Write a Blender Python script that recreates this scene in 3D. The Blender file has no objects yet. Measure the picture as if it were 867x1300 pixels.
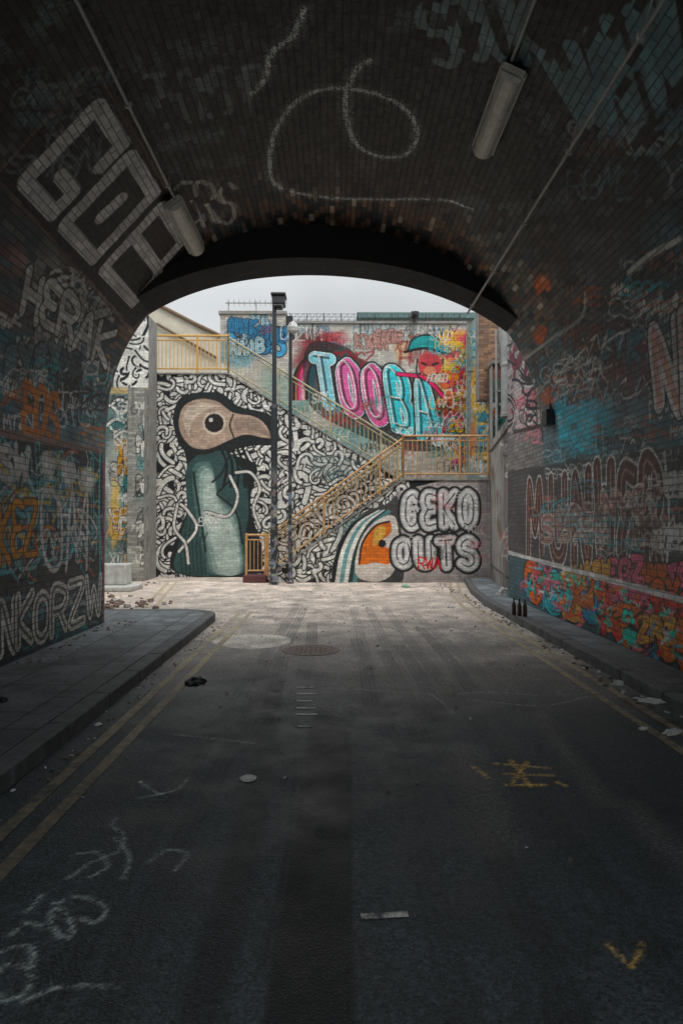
import bpy, math, random
import numpy as np
from mathutils import Vector, Matrix
random.seed(7); rng=np.random.default_rng(7)
F=867.; CX=427.; HY=664.; H=1.6
sc=bpy.context.scene
sc.view_settings.view_transform='Standard'
try: sc.view_settings.look='None'
except: pass
sc.view_settings.exposure=0

def lin(c):
    c=c/255.
    return c/12.92 if c<=.04045 else ((c+.055)/1.055)**2.4
def C(r,g,b): return np.array([lin(r),lin(g),lin(b)])
BLK=C(22,24,26); WHT=C(230,228,222)
def satur(A,s,g=1.,mx=.84):
    l=A.mean(1,keepdims=True); return np.clip((l+(A-l)*s)*g,.004,mx)

# ---------------------------------------------------------------- nodes / materials
def newmat(name):
    m=bpy.data.materials.new(name); m.use_nodes=True
    nt=m.node_tree; nt.nodes.clear()
    o=nt.nodes.new('ShaderNodeOutputMaterial'); b=nt.nodes.new('ShaderNodeBsdfPrincipled')
    nt.links.new(b.outputs[0],o.inputs[0])
    return m,nt,b
def N(nt,t,**k):
    n=nt.nodes.new(t)
    for a,v in k.items():
        if a in n.inputs: n.inputs[a].default_value=v
        else: setattr(n,a,v)
    return n
def noise(nt,vec,scale,detail=6,rough=.6):
    n=nt.nodes.new('ShaderNodeTexNoise'); n.inputs['Scale'].default_value=scale
    n.inputs['Detail'].default_value=detail; n.inputs['Roughness'].default_value=rough
    if vec is not None: nt.links.new(vec,n.inputs['Vector'])
    return n.outputs['Fac']
def mrange(nt,v,a,b,c,d):
    n=nt.nodes.new('ShaderNodeMapRange')
    nt.links.new(v,n.inputs[0])
    for i,x in enumerate((a,b,c,d)): n.inputs[i+1].default_value=x
    return n.outputs[0]
def mix(nt,a,b,fac,mode='MIX'):
    n=nt.nodes.new('ShaderNodeMix'); n.data_type='RGBA'; n.blend_type=mode
    def setin(i,v):
        if isinstance(v,bpy.types.NodeSocket): nt.links.new(v,n.inputs[i])
        elif isinstance(v,(float,int)): n.inputs[i].default_value=v
        else: n.inputs[i].default_value=(*v,1)
    setin(0,fac); setin(6,a); setin(7,b)
    return n.outputs[2]
def math_(nt,op,a,b=None):
    n=nt.nodes.new('ShaderNodeMath'); n.operation=op
    for i,v in enumerate((a,b)):
        if v is None: continue
        if isinstance(v,(float,int)): n.inputs[i].default_value=v
        else: nt.links.new(v,n.inputs[i])
    return n.outputs[0]
def bump(nt,bs,h,strength,dist=.01):
    n=nt.nodes.new('ShaderNodeBump'); n.inputs['Strength'].default_value=strength; n.inputs['Distance'].default_value=dist
    nt.links.new(h,n.inputs['Height']); nt.links.new(n.outputs[0],bs.inputs['Normal'])

def mat_brick(name,dirt=.55,mortar=.45,rough=.72,bs=.8,chipa=.75,brick=True):
    m,nt,b=newmat(name)
    vc=N(nt,'ShaderNodeVertexColor'); vc.layer_name='paint'
    uv=N(nt,'ShaderNodeUVMap'); 
    geo=N(nt,'ShaderNodeNewGeometry')
    n1=noise(nt,geo.outputs['Position'],1.3,9,.65)
    n2=noise(nt,geo.outputs['Position'],14,8,.7)
    n3=noise(nt,geo.outputs['Position'],90,3,.5)
    if brick:
        br=nt.nodes.new('ShaderNodeTexBrick')
        br.offset=.5; br.offset_frequency=2
        nt.links.new(uv.outputs[0],br.inputs['Vector'])
        for k,v in (('Scale',1),('Brick Width',.225),('Row Height',.075),('Mortar Size',.007),('Mortar Smooth',.35),('Bias',0)):
            br.inputs[k].default_value=v
        br.inputs['Color1'].default_value=(1.12,1.11,1.1,1); br.inputs['Color2'].default_value=(.74,.74,.74,1)
        br.inputs['Mortar'].default_value=(mortar,mortar,mortar,1)
        col=mix(nt,vc.outputs[0],br.outputs['Color'],1.0,'MULTIPLY')
        h=math_(nt,'SUBTRACT',math_(nt,'MULTIPLY',n2,.6),br.outputs['Fac'])
    else:
        col=vc.outputs[0]; h=n2
    d=mrange(nt,n1,.33,.62,dirt,1.1)
    d2=mrange(nt,n2,.3,.6,.7,1.08)
    dd=math_(nt,'MULTIPLY',d,d2)
    dd=math_(nt,'MULTIPLY',dd,mrange(nt,n3,.3,.7,.88,1.1))
    cmb=N(nt,'ShaderNodeCombineColor'); 
    for i in range(3): nt.links.new(dd,cmb.inputs[i])
    col=mix(nt,col,cmb.outputs[0],1.0,'MULTIPLY')
    chip=mrange(nt,noise(nt,geo.outputs['Position'],6,10,.75),.63,.67,0,chipa)
    col=mix(nt,col,(.08,.07,.066),chip)
    nt.links.new(col,b.inputs['Base Color'])
    nt.links.new(mrange(nt,n2,.3,.7,rough-.18,rough+.15),b.inputs['Roughness'])
    bump(nt,b,h,bs,.01)
    return m
def mat_plain(name,col,rough=.6,metal=0,var=.35,scale=8,bmp=.15,col2=None,bscale=60):
    m,nt,b=newmat(name)
    geo=N(nt,'ShaderNodeNewGeometry')
    n1=noise(nt,geo.outputs['Position'],scale,8,.65)
    f=mrange(nt,n1,.35,.65,0,1)
    c2=tuple(np.array(col)*(1-var)) if col2 is None else tuple(col2)
    cc=mix(nt,c2,tuple(col),f)
    nt.links.new(cc,b.inputs['Base Color'])
    nt.links.new(mrange(nt,n1,.3,.7,rough-.1,min(1,rough+.15)),b.inputs['Roughness'])
    b.inputs['Metallic'].default_value=metal
    bump(nt,b,noise(nt,geo.outputs['Position'],bscale,4,.6),bmp,.004)
    return m
def mat_worn(name,paint,under,thr=.5,scale=9,soft=.08,ymix=None):
    m,nt,b=newmat(name)
    geo=N(nt,'ShaderNodeNewGeometry')
    n1=noise(nt,geo.outputs['Position'],scale,12,.75)
    n2=noise(nt,geo.outputs['Position'],.9,3,.5)
    nn=math_(nt,'ADD',n1,math_(nt,'MULTIPLY',math_(nt,'SUBTRACT',n2,.5),.5))
    f=mrange(nt,nn,thr-soft,thr+soft,.95,.05)
    un=tuple(under); pa=tuple(paint)
    if ymix is not None:
        sep=N(nt,'ShaderNodeSeparateXYZ'); nt.links.new(geo.outputs['Position'],sep.inputs[0])
        un=mix(nt,tuple(under),tuple(ymix),mrange(nt,sep.outputs['Y'],5.5,12.5,0,1))
        pa=mix(nt,tuple(np.array(paint)*.5),tuple(paint),mrange(nt,sep.outputs['Y'],3,9,0,1))
    cc=mix(nt,un,pa,f)
    nt.links.new(cc,b.inputs['Base Color']); b.inputs['Roughness'].default_value=.7
    bump(nt,b,noise(nt,geo.outputs['Position'],160,3,.6),.4,.003)
    return m

# ---------------------------------------------------------------- mesh helpers
def link(o,parent=None):
    sc.collection.objects.link(o)
    if parent: o.parent=parent
    return o
def empty(name):
    e=bpy.data.objects.new(name,None); sc.collection.objects.link(e); return e
class MB:
    def __init__(s): s.v=[]; s.f=[]; s.mi=[]
    def add(s,vs,fs,mi=0):
        o=len(s.v); s.v+= [tuple(x) for x in vs]; s.f+=[tuple(i+o for i in f) for f in fs]; s.mi+=[mi]*len(fs)
    def box(s,a,b,mi=0,mat=None):
        x0,y0,z0=a;x1,y1,z1=b
        vs=[(x0,y0,z0),(x1,y0,z0),(x1,y1,z0),(x0,y1,z0),(x0,y0,z1),(x1,y0,z1),(x1,y1,z1),(x0,y1,z1)]
        if mat: vs=[mat@Vector(v) for v in vs]
        s.add(vs,[(0,3,2,1),(4,5,6,7),(0,1,5,4),(1,2,6,5),(2,3,7,6),(3,0,4,7)],mi)
    def bar(s,p,q,r,n=6,mi=0,r2=None):
        p=Vector(p);q=Vector(q);d=(q-p).normalized(); r2=r if r2 is None else r2
        a=d.orthogonal().normalized(); b=d.cross(a)
        vs=[];
        for k in range(n):
            t=2*math.pi*k/n; w=a*math.cos(t)+b*math.sin(t)
            vs.append(p+w*r); vs.append(q+w*r2)
        fs=[(2*k,2*((k+1)%n),2*((k+1)%n)+1,2*k+1) for k in range(n)]
        fs.append(tuple(2*k for k in range(n))[::-1]); fs.append(tuple(2*k+1 for k in range(n)))
        s.add(vs,fs,mi)
    def lathe(s,cx,cy,prof,n=16,mi=0):
        vs=[];
        for r,z in prof:
            for k in range(n):
                t=2*math.pi*k/n; vs.append((cx+r*math.cos(t),cy+r*math.sin(t),z))
        fs=[]
        for j in range(len(prof)-1):
            for k in range(n):
                fs.append((j*n+k,j*n+(k+1)%n,(j+1)*n+(k+1)%n,(j+1)*n+k))
        fs.append(tuple(range(n))[::-1]); fs.append(tuple((len(prof)-1)*n+k for k in range(n)))
        s.add(vs,fs,mi)
    def obj(s,name,mats,parent=None,smooth=False,bevel=0):
        me=bpy.data.meshes.new(name); me.from_pydata(s.v,[],s.f)
        for m in (mats if isinstance(mats,list) else [mats]): me.materials.append(m)
        me.polygons.foreach_set('material_index',s.mi)
        if smooth: me.polygons.foreach_set('use_smooth',[True]*len(s.f))
        me.update(); o=bpy.data.objects.new(name,me)
        if bevel:
            bv=o.modifiers.new('bevel','BEVEL'); bv.width=bevel; bv.segments=2; bv.limit_method='ANGLE'
        return link(o,parent)

def grid_obj(name,XYZ,UV,COL,mat,parent=None,smooth=False):
    nr,nc,_=XYZ.shape; n=nr*nc
    me=bpy.data.meshes.new(name)
    me.vertices.add(n); me.vertices.foreach_set('co',XYZ.reshape(-1).astype(np.float32))
    i=np.arange(n).reshape(nr,nc)
    q=np.stack([i[:-1,:-1],i[:-1,1:],i[1:,1:],i[1:,:-1]],-1).reshape(-1,4)
    nf=len(q)
    me.loops.add(nf*4); me.loops.foreach_set('vertex_index',q.reshape(-1).astype(np.int32))
    me.polygons.add(nf); me.polygons.foreach_set('loop_start',(np.arange(nf)*4).astype(np.int32))
    me.update(calc_edges=True)
    uvl=me.uv_layers.new(name='UVMap')
    uvl.data.foreach_set('uv',UV.reshape(-1,2)[q.reshape(-1)].reshape(-1).astype(np.float32))
    ca=me.color_attributes.new('paint','FLOAT_COLOR','POINT')
    c4=np.ones((n,4),np.float32); c4[:,:3]=np.clip(COL.reshape(-1,3),0,1)
    ca.data.foreach_set('color',c4.reshape(-1))
    if smooth: me.polygons.foreach_set('use_smooth',np.ones(nf,bool))
    me.materials.append(mat); me.validate()
    return link(bpy.data.objects.new(name,me),parent)

# ---------------------------------------------------------------- spray-can canvas on real surface coordinates
def crom(pts,sub=6,closed=False):
    p=[np.array(x,float) for x in pts]
    if len(p)<3: 
        return [p[0]*(1-t)+p[-1]*t for t in np.linspace(0,1,sub+1)]
    if closed: q=[p[-1]]+p+[p[0],p[1]]
    else: q=[2*p[0]-p[1]]+p+[2*p[-1]-p[-2]]
    out=[]
    for i in range(1,len(q)-2):
        a,b,c,d=q[i-1:i+3]
        for t in np.linspace(0,1,sub,endpoint=False):
            out.append(.5*((2*b)+(-a+c)*t+(2*a-5*b+4*c-d)*t*t+(-a+3*b-3*c+d)*t**3))
    if not closed: out.append(q[-2])
    return out
def linsub(pts,sub=4,closed=False):
    p=[np.array(x,float) for x in pts]
    if closed: p=p+[p[0]]
    out=[]
    for a,b in zip(p[:-1],p[1:]):
        for t in np.linspace(0,1,sub,endpoint=False): out.append(a*(1-t)+b*t)
    out.append(p[-1]); return out
class Cv:
    def __init__(s,U,V,pt,scale,base,res):
        s.shape=U.shape; s.U=U.ravel().astype(np.float64); s.V=V.ravel().astype(np.float64)
        s.pt=pt; s.sc=scale; s.res=res
        s.C=np.tile(np.array(base,float),(s.U.size,1))
        row=np.floor(s.V/.075); off=np.where(row%2==0,.1125,0.); col=np.floor((s.U+off)/.225)
        h=np.sin(row*12.9898+col*78.233)*43758.5453; s.br=h-np.floor(h)
        h=np.sin(row*39.346+col*11.135)*24634.6345; s.br2=h-np.floor(h)
        s.rn=np.random.default_rng(1).random(s.U.size)
    def T(s,pts): return np.array([s.pt(p[0],p[1]) for p in pts])
    def _idx(s,P,m):
        return np.nonzero((s.U>P[:,0].min()-m)&(s.U<P[:,0].max()+m)&(s.V>P[:,1].min()-m)&(s.V<P[:,1].max()+m))[0]
    def _bl(s,idx,a,c):
        s.C[idx]=s.C[idx]*(1-a[:,None])+np.array(c)*a[:,None]
    def stroke(s,pts,w,c,a=1.,chip=0.,soft=0.,closed=False,smooth=True,sub=6,spk=0.):
        P=s.T(crom(pts,sub,closed) if smooth else linsub(pts,3,closed))
        if closed: P=np.vstack([P,P[:1]])
        w=w*s.sc; soft=soft*s.sc
        idx=s._idx(P,w/2+soft+s.res)
        if not len(idx): return
        u=s.U[idx];v=s.V[idx]; d2=np.full(len(idx),1e9)
        for A,B in zip(P[:-1],P[1:]):
            D=B-A; L=D@D+1e-12
            t=np.clip(((u-A[0])*D[0]+(v-A[1])*D[1])/L,0,1)
            d2=np.minimum(d2,(u-A[0]-t*D[0])**2+(v-A[1]-t*D[1])**2)
        aa=s.res*.6+soft
        al=np.clip((w/2-np.sqrt(d2))/aa+.5,0,1)*a
        if chip: al=al*(s.br[idx]>chip)
        if spk: al=al*(s.rn[idx]>spk)
        s._bl(idx,al,c)
    def poly(s,pts,c,a=1.,smooth=True,chip=0.):
        P=s.T(crom(pts,6,True) if smooth else linsub(pts,4,True))
        idx=s._idx(P,.01)
        if not len(idx): return
        u=s.U[idx];v=s.V[idx]; ins=np.zeros(len(idx),bool)
        Q=np.roll(P,-1,axis=0)
        for A,B in zip(P,Q):
            if A[1]==B[1]: continue
            k=((A[1]>v)!=(B[1]>v)); xs=(B[0]-A[0])*(v-A[1])/(B[1]-A[1])+A[0]
            ins^=k&(u<xs)
        al=ins*float(a)
        if chip: al=al*(s.br[idx]>chip)
        s._bl(idx,al,c)
    def circ(s,x,y,r,c,a=1.,ry=None):
        ry=r if ry is None else ry
        s.poly([(x+r*math.cos(t),y+ry*math.sin(t)) for t in np.linspace(0,2*math.pi,10,endpoint=False)],c,a)
    def blob(s,x,y,rx,ry,c,a=1.,chip=0.):
        P=s.T([(x-rx,y),(x+rx,y),(x,y-ry),(x,y+ry)]); cen=P.mean(0)
        ru=np.abs(P[:,0]-cen[0]).max()+1e-6; rv=np.abs(P[:,1]-cen[1]).max()+1e-6
        idx=s._idx(np.array([[cen[0]-ru*1.6,cen[1]-rv*1.6],[cen[0]+ru*1.6,cen[1]+rv*1.6]]),0)
        if not len(idx): return
        u=(s.U[idx]-cen[0])/ru; v=(s.V[idx]-cen[1])/rv
        wob=.25*np.sin(u*5+v*3+x)+.2*np.sin(v*7-u*4+y)
        al=np.clip(1.5-1.5*(u*u+v*v)-wob*.8,0,1)*a
        if chip: al=al*(s.br2[idx]>chip)
        s._bl(idx,al,c)

FONT={
'A':[[(0,0),(.5,1),(1,0)],[(.2,.38),(.8,.38)]],
'B':[[(0,0),(0,1),(.75,.95),(.9,.75),(.7,.53),(.1,.5)],[(.7,.53),(1,.3),(.8,.03),(0,0)]],
'C':[[(1,.85),(.7,1),(.2,.97),(0,.7),(0,.3),(.2,.03),(.7,0),(1,.15)]],
'D':[[(0,0),(0,1),(.7,.9),(1,.5),(.7,.1),(0,0)]],
'E':[[(1,.95),(.3,1),(.05,.8),(.3,.52),(.75,.52)],[(.3,.52),(0,.25),(.25,0),(1,.05)]],
'G':[[(1,.85),(.6,1),(.1,.8),(0,.3),(.4,0),(.95,.1),(.95,.45),(.55,.45)]],
'H':[[(0,0),(.05,1)],[(1,0),(.95,1)],[(0,.5),(1,.5)]],
'K':[[(.05,0),(0,1)],[(1,1),(.1,.5),(1,0)]],
'M':[[(0,0),(.15,1),(.5,.35),(.85,1),(1,0)]],
'N':[[(0,0),(.05,1),(.95,0),(1,1)]],
'O':[[(.5,1),(.1,.85),(0,.5),(.1,.15),(.5,0),(.9,.15),(1,.5),(.9,.85),(.5,1)]],
'P':[[(0,0),(0,1),(.8,.95),(1,.7),(.7,.45),(0,.45)]],
'R':[[(0,0),(0,1),(.8,.95),(1,.72),(.7,.5),(.1,.48)],[(.5,.48),(1,0)]],
'S':[[(1,.85),(.6,1),(.1,.85),(.15,.6),(.85,.45),(.95,.15),(.5,0),(0,.12)]],
'T':[[(0,.97),(1,1)],[(.5,.97),(.5,0)]],
'U':[[(0,1),(.05,.2),(.5,0),(.95,.2),(1,1)]],
'W':[[(0,1),(.2,0),(.5,.7),(.8,0),(1,1)]],
'Y':[[(0,1),(.5,.5),(1,1)],[(.5,.5),(.4,0)]],
'Z':[[(0,1),(1,.97),(0,.03),(1,0)]],
'X':[[(0,1),(1,0)],[(1,1),(0,0)]],
'I':[[(.5,0),(.5,1)]],
}
SQ={'C':[[(1,.68),(1,1),(0,1),(0,0),(.95,0),(.95,.3),(.5,.3)]],'O':[[(0,0),(0,1),(1,1),(1,0),(0,0)],[(.48,.36),(.52,.66)]],
'B':[[(0,0),(0,1),(.9,1),(.9,.52),(.1,.52)],[(.9,.52),(1,.45),(1,0),(0,0)]]}
def letters(cv,text,quad,passes,smooth=True,gap=.1,jit=0.,font=FONT,chip=0.,a=1.,rs=None,cols=None):
    TL,TR,BR,BL=[np.array(q,float) for q in quad]; n=len(text)
    R=rs or random
    for i,ch in enumerate(text):
        if ch not in font: continue
        x0=(i+gap)/n; x1=(i+1-gap)/n; dy=R.uniform(-jit,jit); rot=R.uniform(-jit,jit)*1.5
        strokes=[]
        for st in font[ch]:
            o=[]
            for (x,y) in st:
                xx=x0+(x1-x0)*x+rot*(y-.5)*(x1-x0); yy=y+dy+rot*(x-.5)*.5
                o.append((TL*(1-xx)+TR*xx)*yy+(BL*(1-xx)+BR*xx)*(1-yy))
            strokes.append(o)
        for k,(w,c) in enumerate(passes):
            cc=cols[i%len(cols)] if (cols is not None and c is None) else c
            for o in strokes: cv.stroke(o,w,cc,a=a,smooth=smooth,chip=chip,sub=5)
ALPH='ABCEGHKMNORSTUWYZX'
def tags(cv,n,box,size,cols,w,seed,a=.85,chip=0.):
    R=random.Random(seed)
    for _ in range(n):
        x=R.uniform(box[0],box[2]); y=R.uniform(box[1],box[3]); h=R.uniform(*size); k=R.randint(3,5)
        wd=h*R.uniform(.5,.8)*k; sl=R.uniform(-.15,.15)*wd; sk=R.uniform(-.1,.35)*h
        t=''.join(R.choice(ALPH) for _ in range(k))
        letters(cv,t,[(x+sk,y),(x+wd+sk,y+sl),(x+wd,y+h+sl),(x,y+h)],[(w*R.uniform(.7,1.3),cols[R.randrange(len(cols))])],jit=.12,rs=R,gap=.04,a=a*R.uniform(.6,1),chip=chip)
def pieces(cv,n,box,size,cols,w,seed,a=.9,outl=BLK):
    R=random.Random(seed)
    for _ in range(n):
        x=R.uniform(box[0],box[2]); y=R.uniform(box[1],box[3]); h=R.uniform(*size); k=R.randint(2,4)
        wd=h*R.uniform(.55,.8)*k; sl=R.uniform(-.12,.12)*wd; c1=cols[R.randrange(len(cols))]
        t=''.join(R.choice(ALPH) for _ in range(k)); q=[(x,y),(x+wd,y+sl),(x+wd,y+h+sl),(x,y+h)]
        r0=R.random(); letters(cv,t,q,[(w*1.7,outl),(w*1.15,c1),(w*.18,c1*.35)],jit=.1,rs=random.Random(r0),gap=.16,a=a)
def hooks(cv,n,inside,seed,L=(22,46),w=5.,bg=BLK,fg=WHT,edge=3.4):
    R=random.Random(seed); k=0
    while k<n:
        x,y=inside(R)
        a=R.uniform(0,6.28); cur=R.uniform(-.12,.12); dc=R.choice([-1,1])*R.uniform(.02,.07); pts=[(x,y)]; step=R.uniform(*L)/9
        for i in range(R.randint(8,13)):
            a+=cur; cur+=dc; cur=max(-.75,min(.75,cur)); x+=math.cos(a)*step; y+=math.sin(a)*step; pts.append((x,y))
        ww=w*R.uniform(.7,1.35)
        cv.stroke(pts,ww+edge,bg,sub=2); cv.stroke(pts,ww,fg,sub=2)
        if R.random()<.4 and edge>1: cv.circ(pts[0][0],pts[0][1],ww*.8,fg)
        k+=1
def lownoise(u,v,seed,f=1.):
    r=np.random.default_rng(seed); o=np.zeros_like(u)
    for k in range(14):
        fx,fy=r.normal(0,1,2)*f*(1+k*.35); o+=np.sin(u*fx+v*fy+r.uniform(0,6.28))/(1+k*.3)
    return o/3.2

M_brick=mat_brick('graffiti_painted_brick',dirt=.75)
M_lining=mat_brick('tunnel_painted_brick',dirt=.6,mortar=.4,rough=.55,bs=1.,chipa=.55)
M_far=mat_brick('mural_painted_brick',dirt=.8,mortar=.7,chipa=.45)
M_panel=mat_brick('painted_sheet_metal',dirt=.7,chipa=.4,rough=.6,bs=.2,brick=False)

# ---------------------------------------------------------------- tunnel
REAR=-1.8  # unseen open rear end, cut short to let fill light into the tunnel
HW=3.45; SPR=2.9; RISE=3.12
prof=[]
for z in np.arange(0,SPR,.016): prof.append((-HW,z))
for t in np.linspace(0,math.pi,620):
    ct,st=math.cos(t),math.sin(t)
    x=-HW*math.copysign(abs(ct)**(2/2.12),ct); z=SPR+RISE*abs(st)**(2/2.12)
    prof.append((x,z))
for z in np.arange(SPR-.016,-.001,-.016): prof.append((HW,z))
prof=np.array(prof)
dl=np.hypot(*np.diff(prof,axis=0).T); sl=np.concatenate([[0],np.cumsum(dl)]); LT=sl[-1]
ns=int(LT/.0145); ss=np.linspace(0,LT,ns); PX=np.interp(ss,sl,prof[:,0]); PZ=np.interp(ss,sl,prof[:,1])
phi=np.mod(-np.degrees(np.arctan2(PX,-(PZ-H))),360)
def pt_tun(px,py):
    a=(px-CX)/F; b=(HY-py)/F
    ph=(-math.degrees(math.atan2(a,-b)))%360
    s=np.interp(ph,phi,ss); X=np.interp(s,ss,PX); Z=np.interp(s,ss,PZ)
    return (math.hypot(X,Z-H)/math.hypot(a,b), s)
def yfar(X): return 10.2+.17*(X+HW)
Y0=4.2; nt_=int((11-Y0)/.0145)
T=np.linspace(0,1,nt_)
YY=Y0+(yfar(PX)[:,None]-Y0)*T[None,:]
XX=np.repeat(PX[:,None],nt_,1); ZZ=np.repeat(PZ[:,None],nt_,1); SS=np.repeat(ss[:,None],nt_,1)
cv=Cv(YY,SS,pt_tun,1.,(.1,.1,.1),.0145)
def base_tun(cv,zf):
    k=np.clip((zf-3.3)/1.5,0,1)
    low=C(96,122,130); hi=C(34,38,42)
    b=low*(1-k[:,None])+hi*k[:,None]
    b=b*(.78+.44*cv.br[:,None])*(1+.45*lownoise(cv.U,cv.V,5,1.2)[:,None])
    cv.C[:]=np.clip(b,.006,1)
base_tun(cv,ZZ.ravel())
zf=ZZ.ravel(); lit_ring=np.clip((cv.U-7.9)/2.1,0,1)*np.clip((zf-3)/1.,0,1)  # daylight on the brick ring by the portal, put into the colour
ln=lownoise(cv.U,cv.V,9,2.)
m=lit_ring*((cv.br2+ln*.3)>.36)
cv.C=cv.C*(1-.75*m[:,None])+(C(140,106,86)*(.45+.9*cv.br[:,None]))*.75*m[:,None]
m=lit_ring*(cv.br>.93); cv.C=cv.C*(1-.8*m[:,None])+C(210,198,180)*.8*m[:,None]
m=((cv.br2+ln*.35)>.95)*np.clip((zf-3.0)/.8,0,1)
cv.C=cv.C*(1-.4*m[:,None])+(C(120,122,120)*(.6+.6*cv.br[:,None]))*.4*m[:,None]
for sd,col in ((19,C(100,124,126)),(29,C(92,70,62)),(39,C(70,86,98))):
    ln2=lownoise(cv.U,cv.V,sd,1.7)
    m=np.clip((ln2-.42)*3,0,1)*(cv.br>.2)*np.clip((zf-2.6)/.8,0,1)
    cv.C=cv.C*(1-.35*m[:,None])+col*.35*m[:,None]
ln3=lownoise(cv.U,cv.V,49,2.2)
for th,col in ((.5,C(50,140,158)),(-.5,C(38,58,66))):
    m=(np.clip((ln3-th)*4,0,1) if th>0 else np.clip((th-ln3)*4,0,1))*np.clip((3.6-zf)/.6,0,1)
    cv.C=cv.C*(1-.5*m[:,None])+col*.5*m[:,None]
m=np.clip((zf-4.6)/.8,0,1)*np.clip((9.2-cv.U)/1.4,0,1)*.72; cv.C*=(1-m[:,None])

TEAL=C(70,170,182);ORG=C(235,125,48);PNK=C(232,108,145);YEL=C(230,185,72);RED=C(205,55,50);GRN=C(90,160,112);LG=C(198,204,200)
def paint_left(cv):
    for (x,y,rx,ry,c,a) in [(60,360,60,26,C(180,182,174),.5),(100,425,40,22,TEAL,.45),(20,440,36,60,C(60,118,134),.5),(60,480,70,40,C(56,102,112),.6),
        (110,500,20,60,C(75,160,178),.5),(15,330,30,30,C(150,86,70),.45),(120,560,14,60,C(170,184,176),.4),(20,400,30,24,C(160,86,58),.35)]:
        cv.blob(x,y,rx,ry,c,a,chip=.12)
    pieces(cv,5,(0,330,90,430),(26,40),[LG,C(140,164,166),C(80,110,120)],.12,111,.65)
    tags(cv,18,(-10,320,110,470),(14,32),[C(220,222,216),C(190,202,202),C(230,227,220),C(30,30,32)],.035,11,.9,chip=.05)
    letters(cv,'HERAK',[(35,340),(150,420),(138,462),(25,392)],[(.16,C(26,28,30)),(.11,C(220,222,216))],jit=.1,a=.9)
    pieces(cv,6,(-10,440,90,510),(22,36),[C(70,140,158),C(80,100,110),C(120,156,160),C(190,110,64)],.11,112,.75)
    tags(cv,26,(-10,450,115,545),(10,26),[ORG,TEAL,LG,BLK,C(235,234,228),BLK],.03,12,.9)
    letters(cv,'EOS',[(30,482),(78,500),(76,560),(28,540)],[(.12,C(238,130,46))],jit=.1,a=.95)
    cv.poly([(-60,535),(131,572),(132,735),(-60,775)],C(34,43,48),.9,smooth=False)
    cv.stroke([(-60,538),(131,573)],.09,C(150,122,112),.8,smooth=False)
    R=random.Random(4)
    letters(cv,'XMWN',[(-30,560),(122,590),(122,690),(-30,735)],[(.14,C(110,185,188)),(.07,C(32,43,48))],jit=.05,a=.9)
    pieces(cv,4,(-10,600,70,680),(34,50),[C(40,112,130),C(60,66,90),C(130,52,52)],.12,113,.8,outl=C(170,194,192))
    for i in range(130):
        x=R.uniform(-30,120); y=R.uniform(580,725)
        pts=[(x,y)]
        for k in range(4): pts.append((pts[-1][0]+R.uniform(-16,16),pts[-1][1]+R.uniform(-28,28)))
        pts=[(min(p[0],127),min(max(p[1],574),737)) for p in pts]
        cv.stroke(pts,R.choice([.016,.022,.034]),R.choice([C(225,230,226),C(130,200,202),C(95,182,196),C(230,230,222),C(60,145,155),ORG,YEL,BLK,BLK]),.9)
    for (x,y) in [(62,590),(88,600),(112,610)]: cv.blob(x,y,11,20,C(222,226,220),.9)
    letters(cv,'OM',[(50,610),(118,625),(116,720),(52,715)],[(.07,C(228,229,222))],jit=.1,a=.85)
    letters(cv,'KEZ',[(0,640),(50,640),(48,700),(0,712)],[(.12,BLK),(.08,C(240,150,46))],jit=.1,a=.95)
    letters(cv,'SW',[(0,560),(40,572),(38,610),(0,604)],[(.08,C(230,230,226))],jit=.1)
    cv.poly([(-60,772),(133,738),(133,800),(-60,890)],C(42,50,54),.87,smooth=False)
    tags(cv,14,(-10,745,110,810),(14,26),[C(170,176,174),TEAL,C(90,110,116)],.03,15,.8)
    letters(cv,'ANKORZW',[(-20,772),(132,733),(132,778),(-20,838)],[(.19,BLK),(.14,C(230,229,216)),(.04,C(70,72,72))],jit=.06,a=.98)
    cv.stroke([(134,590),(134,700),(135,790)],.14,C(248,42,120),.95)
    cv.stroke([(128,575),(127,650),(129,735)],.05,C(100,210,210),.85)
paint_left(cv)
cv.poly([(-10,222),(118,76),(266,326),(168,424)],C(110,84,74),.7,smooth=False)
cv.poly([(-4,222),(118,84),(260,326),(168,416)],C(12,12,14),.98,smooth=False)
letters(cv,'COB',[(118,124),(240,316),(176,390),(24,222)],[(.18,C(240,238,230))],smooth=False,gap=.12,font=SQ)
CH=C(220,240,235)
for pts in ([(318,115),(335,95),(345,60),(370,40),(386,5)],
            [(470,70),(455,80),(440,110),(440,145),(452,178),(480,194),(515,192),(530,165),(520,138),(490,118),(450,108),(410,108),(375,125),(350,160),(342,200),(350,232),(400,246),(470,250),(560,250),(600,262)]):
    cv.stroke(pts,.16,CH,.16,soft=.06,spk=.5); cv.stroke(pts,.05,CH,1.,chip=.06,soft=.015,spk=.25)
for pts in ([(0,60),(50,20),(80,-10)],[(180,75),(230,60),(300,48)],[(188,130),(240,110),(310,92)],[(215,180),(300,165)],[(230,210),(300,200)],
            [(600,250),(660,262),(720,250)],[(665,130),(740,180),(790,210)],[(690,80),(760,120),(800,170)],[(500,20),(560,10),(620,-5)]):
    cv.stroke(pts,.24,C(120,144,144),.35,chip=.3,soft=.14,spk=.3)
letters(cv,'TOST',[(180,95),(330,78),(330,140),(195,165)],[(.08,C(130,146,146))],chip=.25,a=.45,jit=.1)
letters(cv,'ERS',[(215,235),(300,225),(300,275),(235,290)],[(.07,C(210,210,202))],chip=.15,a=.65,jit=.1)
letters(cv,'SOUK',[(520,5),(680,-30),(700,60),(560,80)],[(.1,C(140,166,168))],chip=.25,a=.6,jit=.1)
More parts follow.
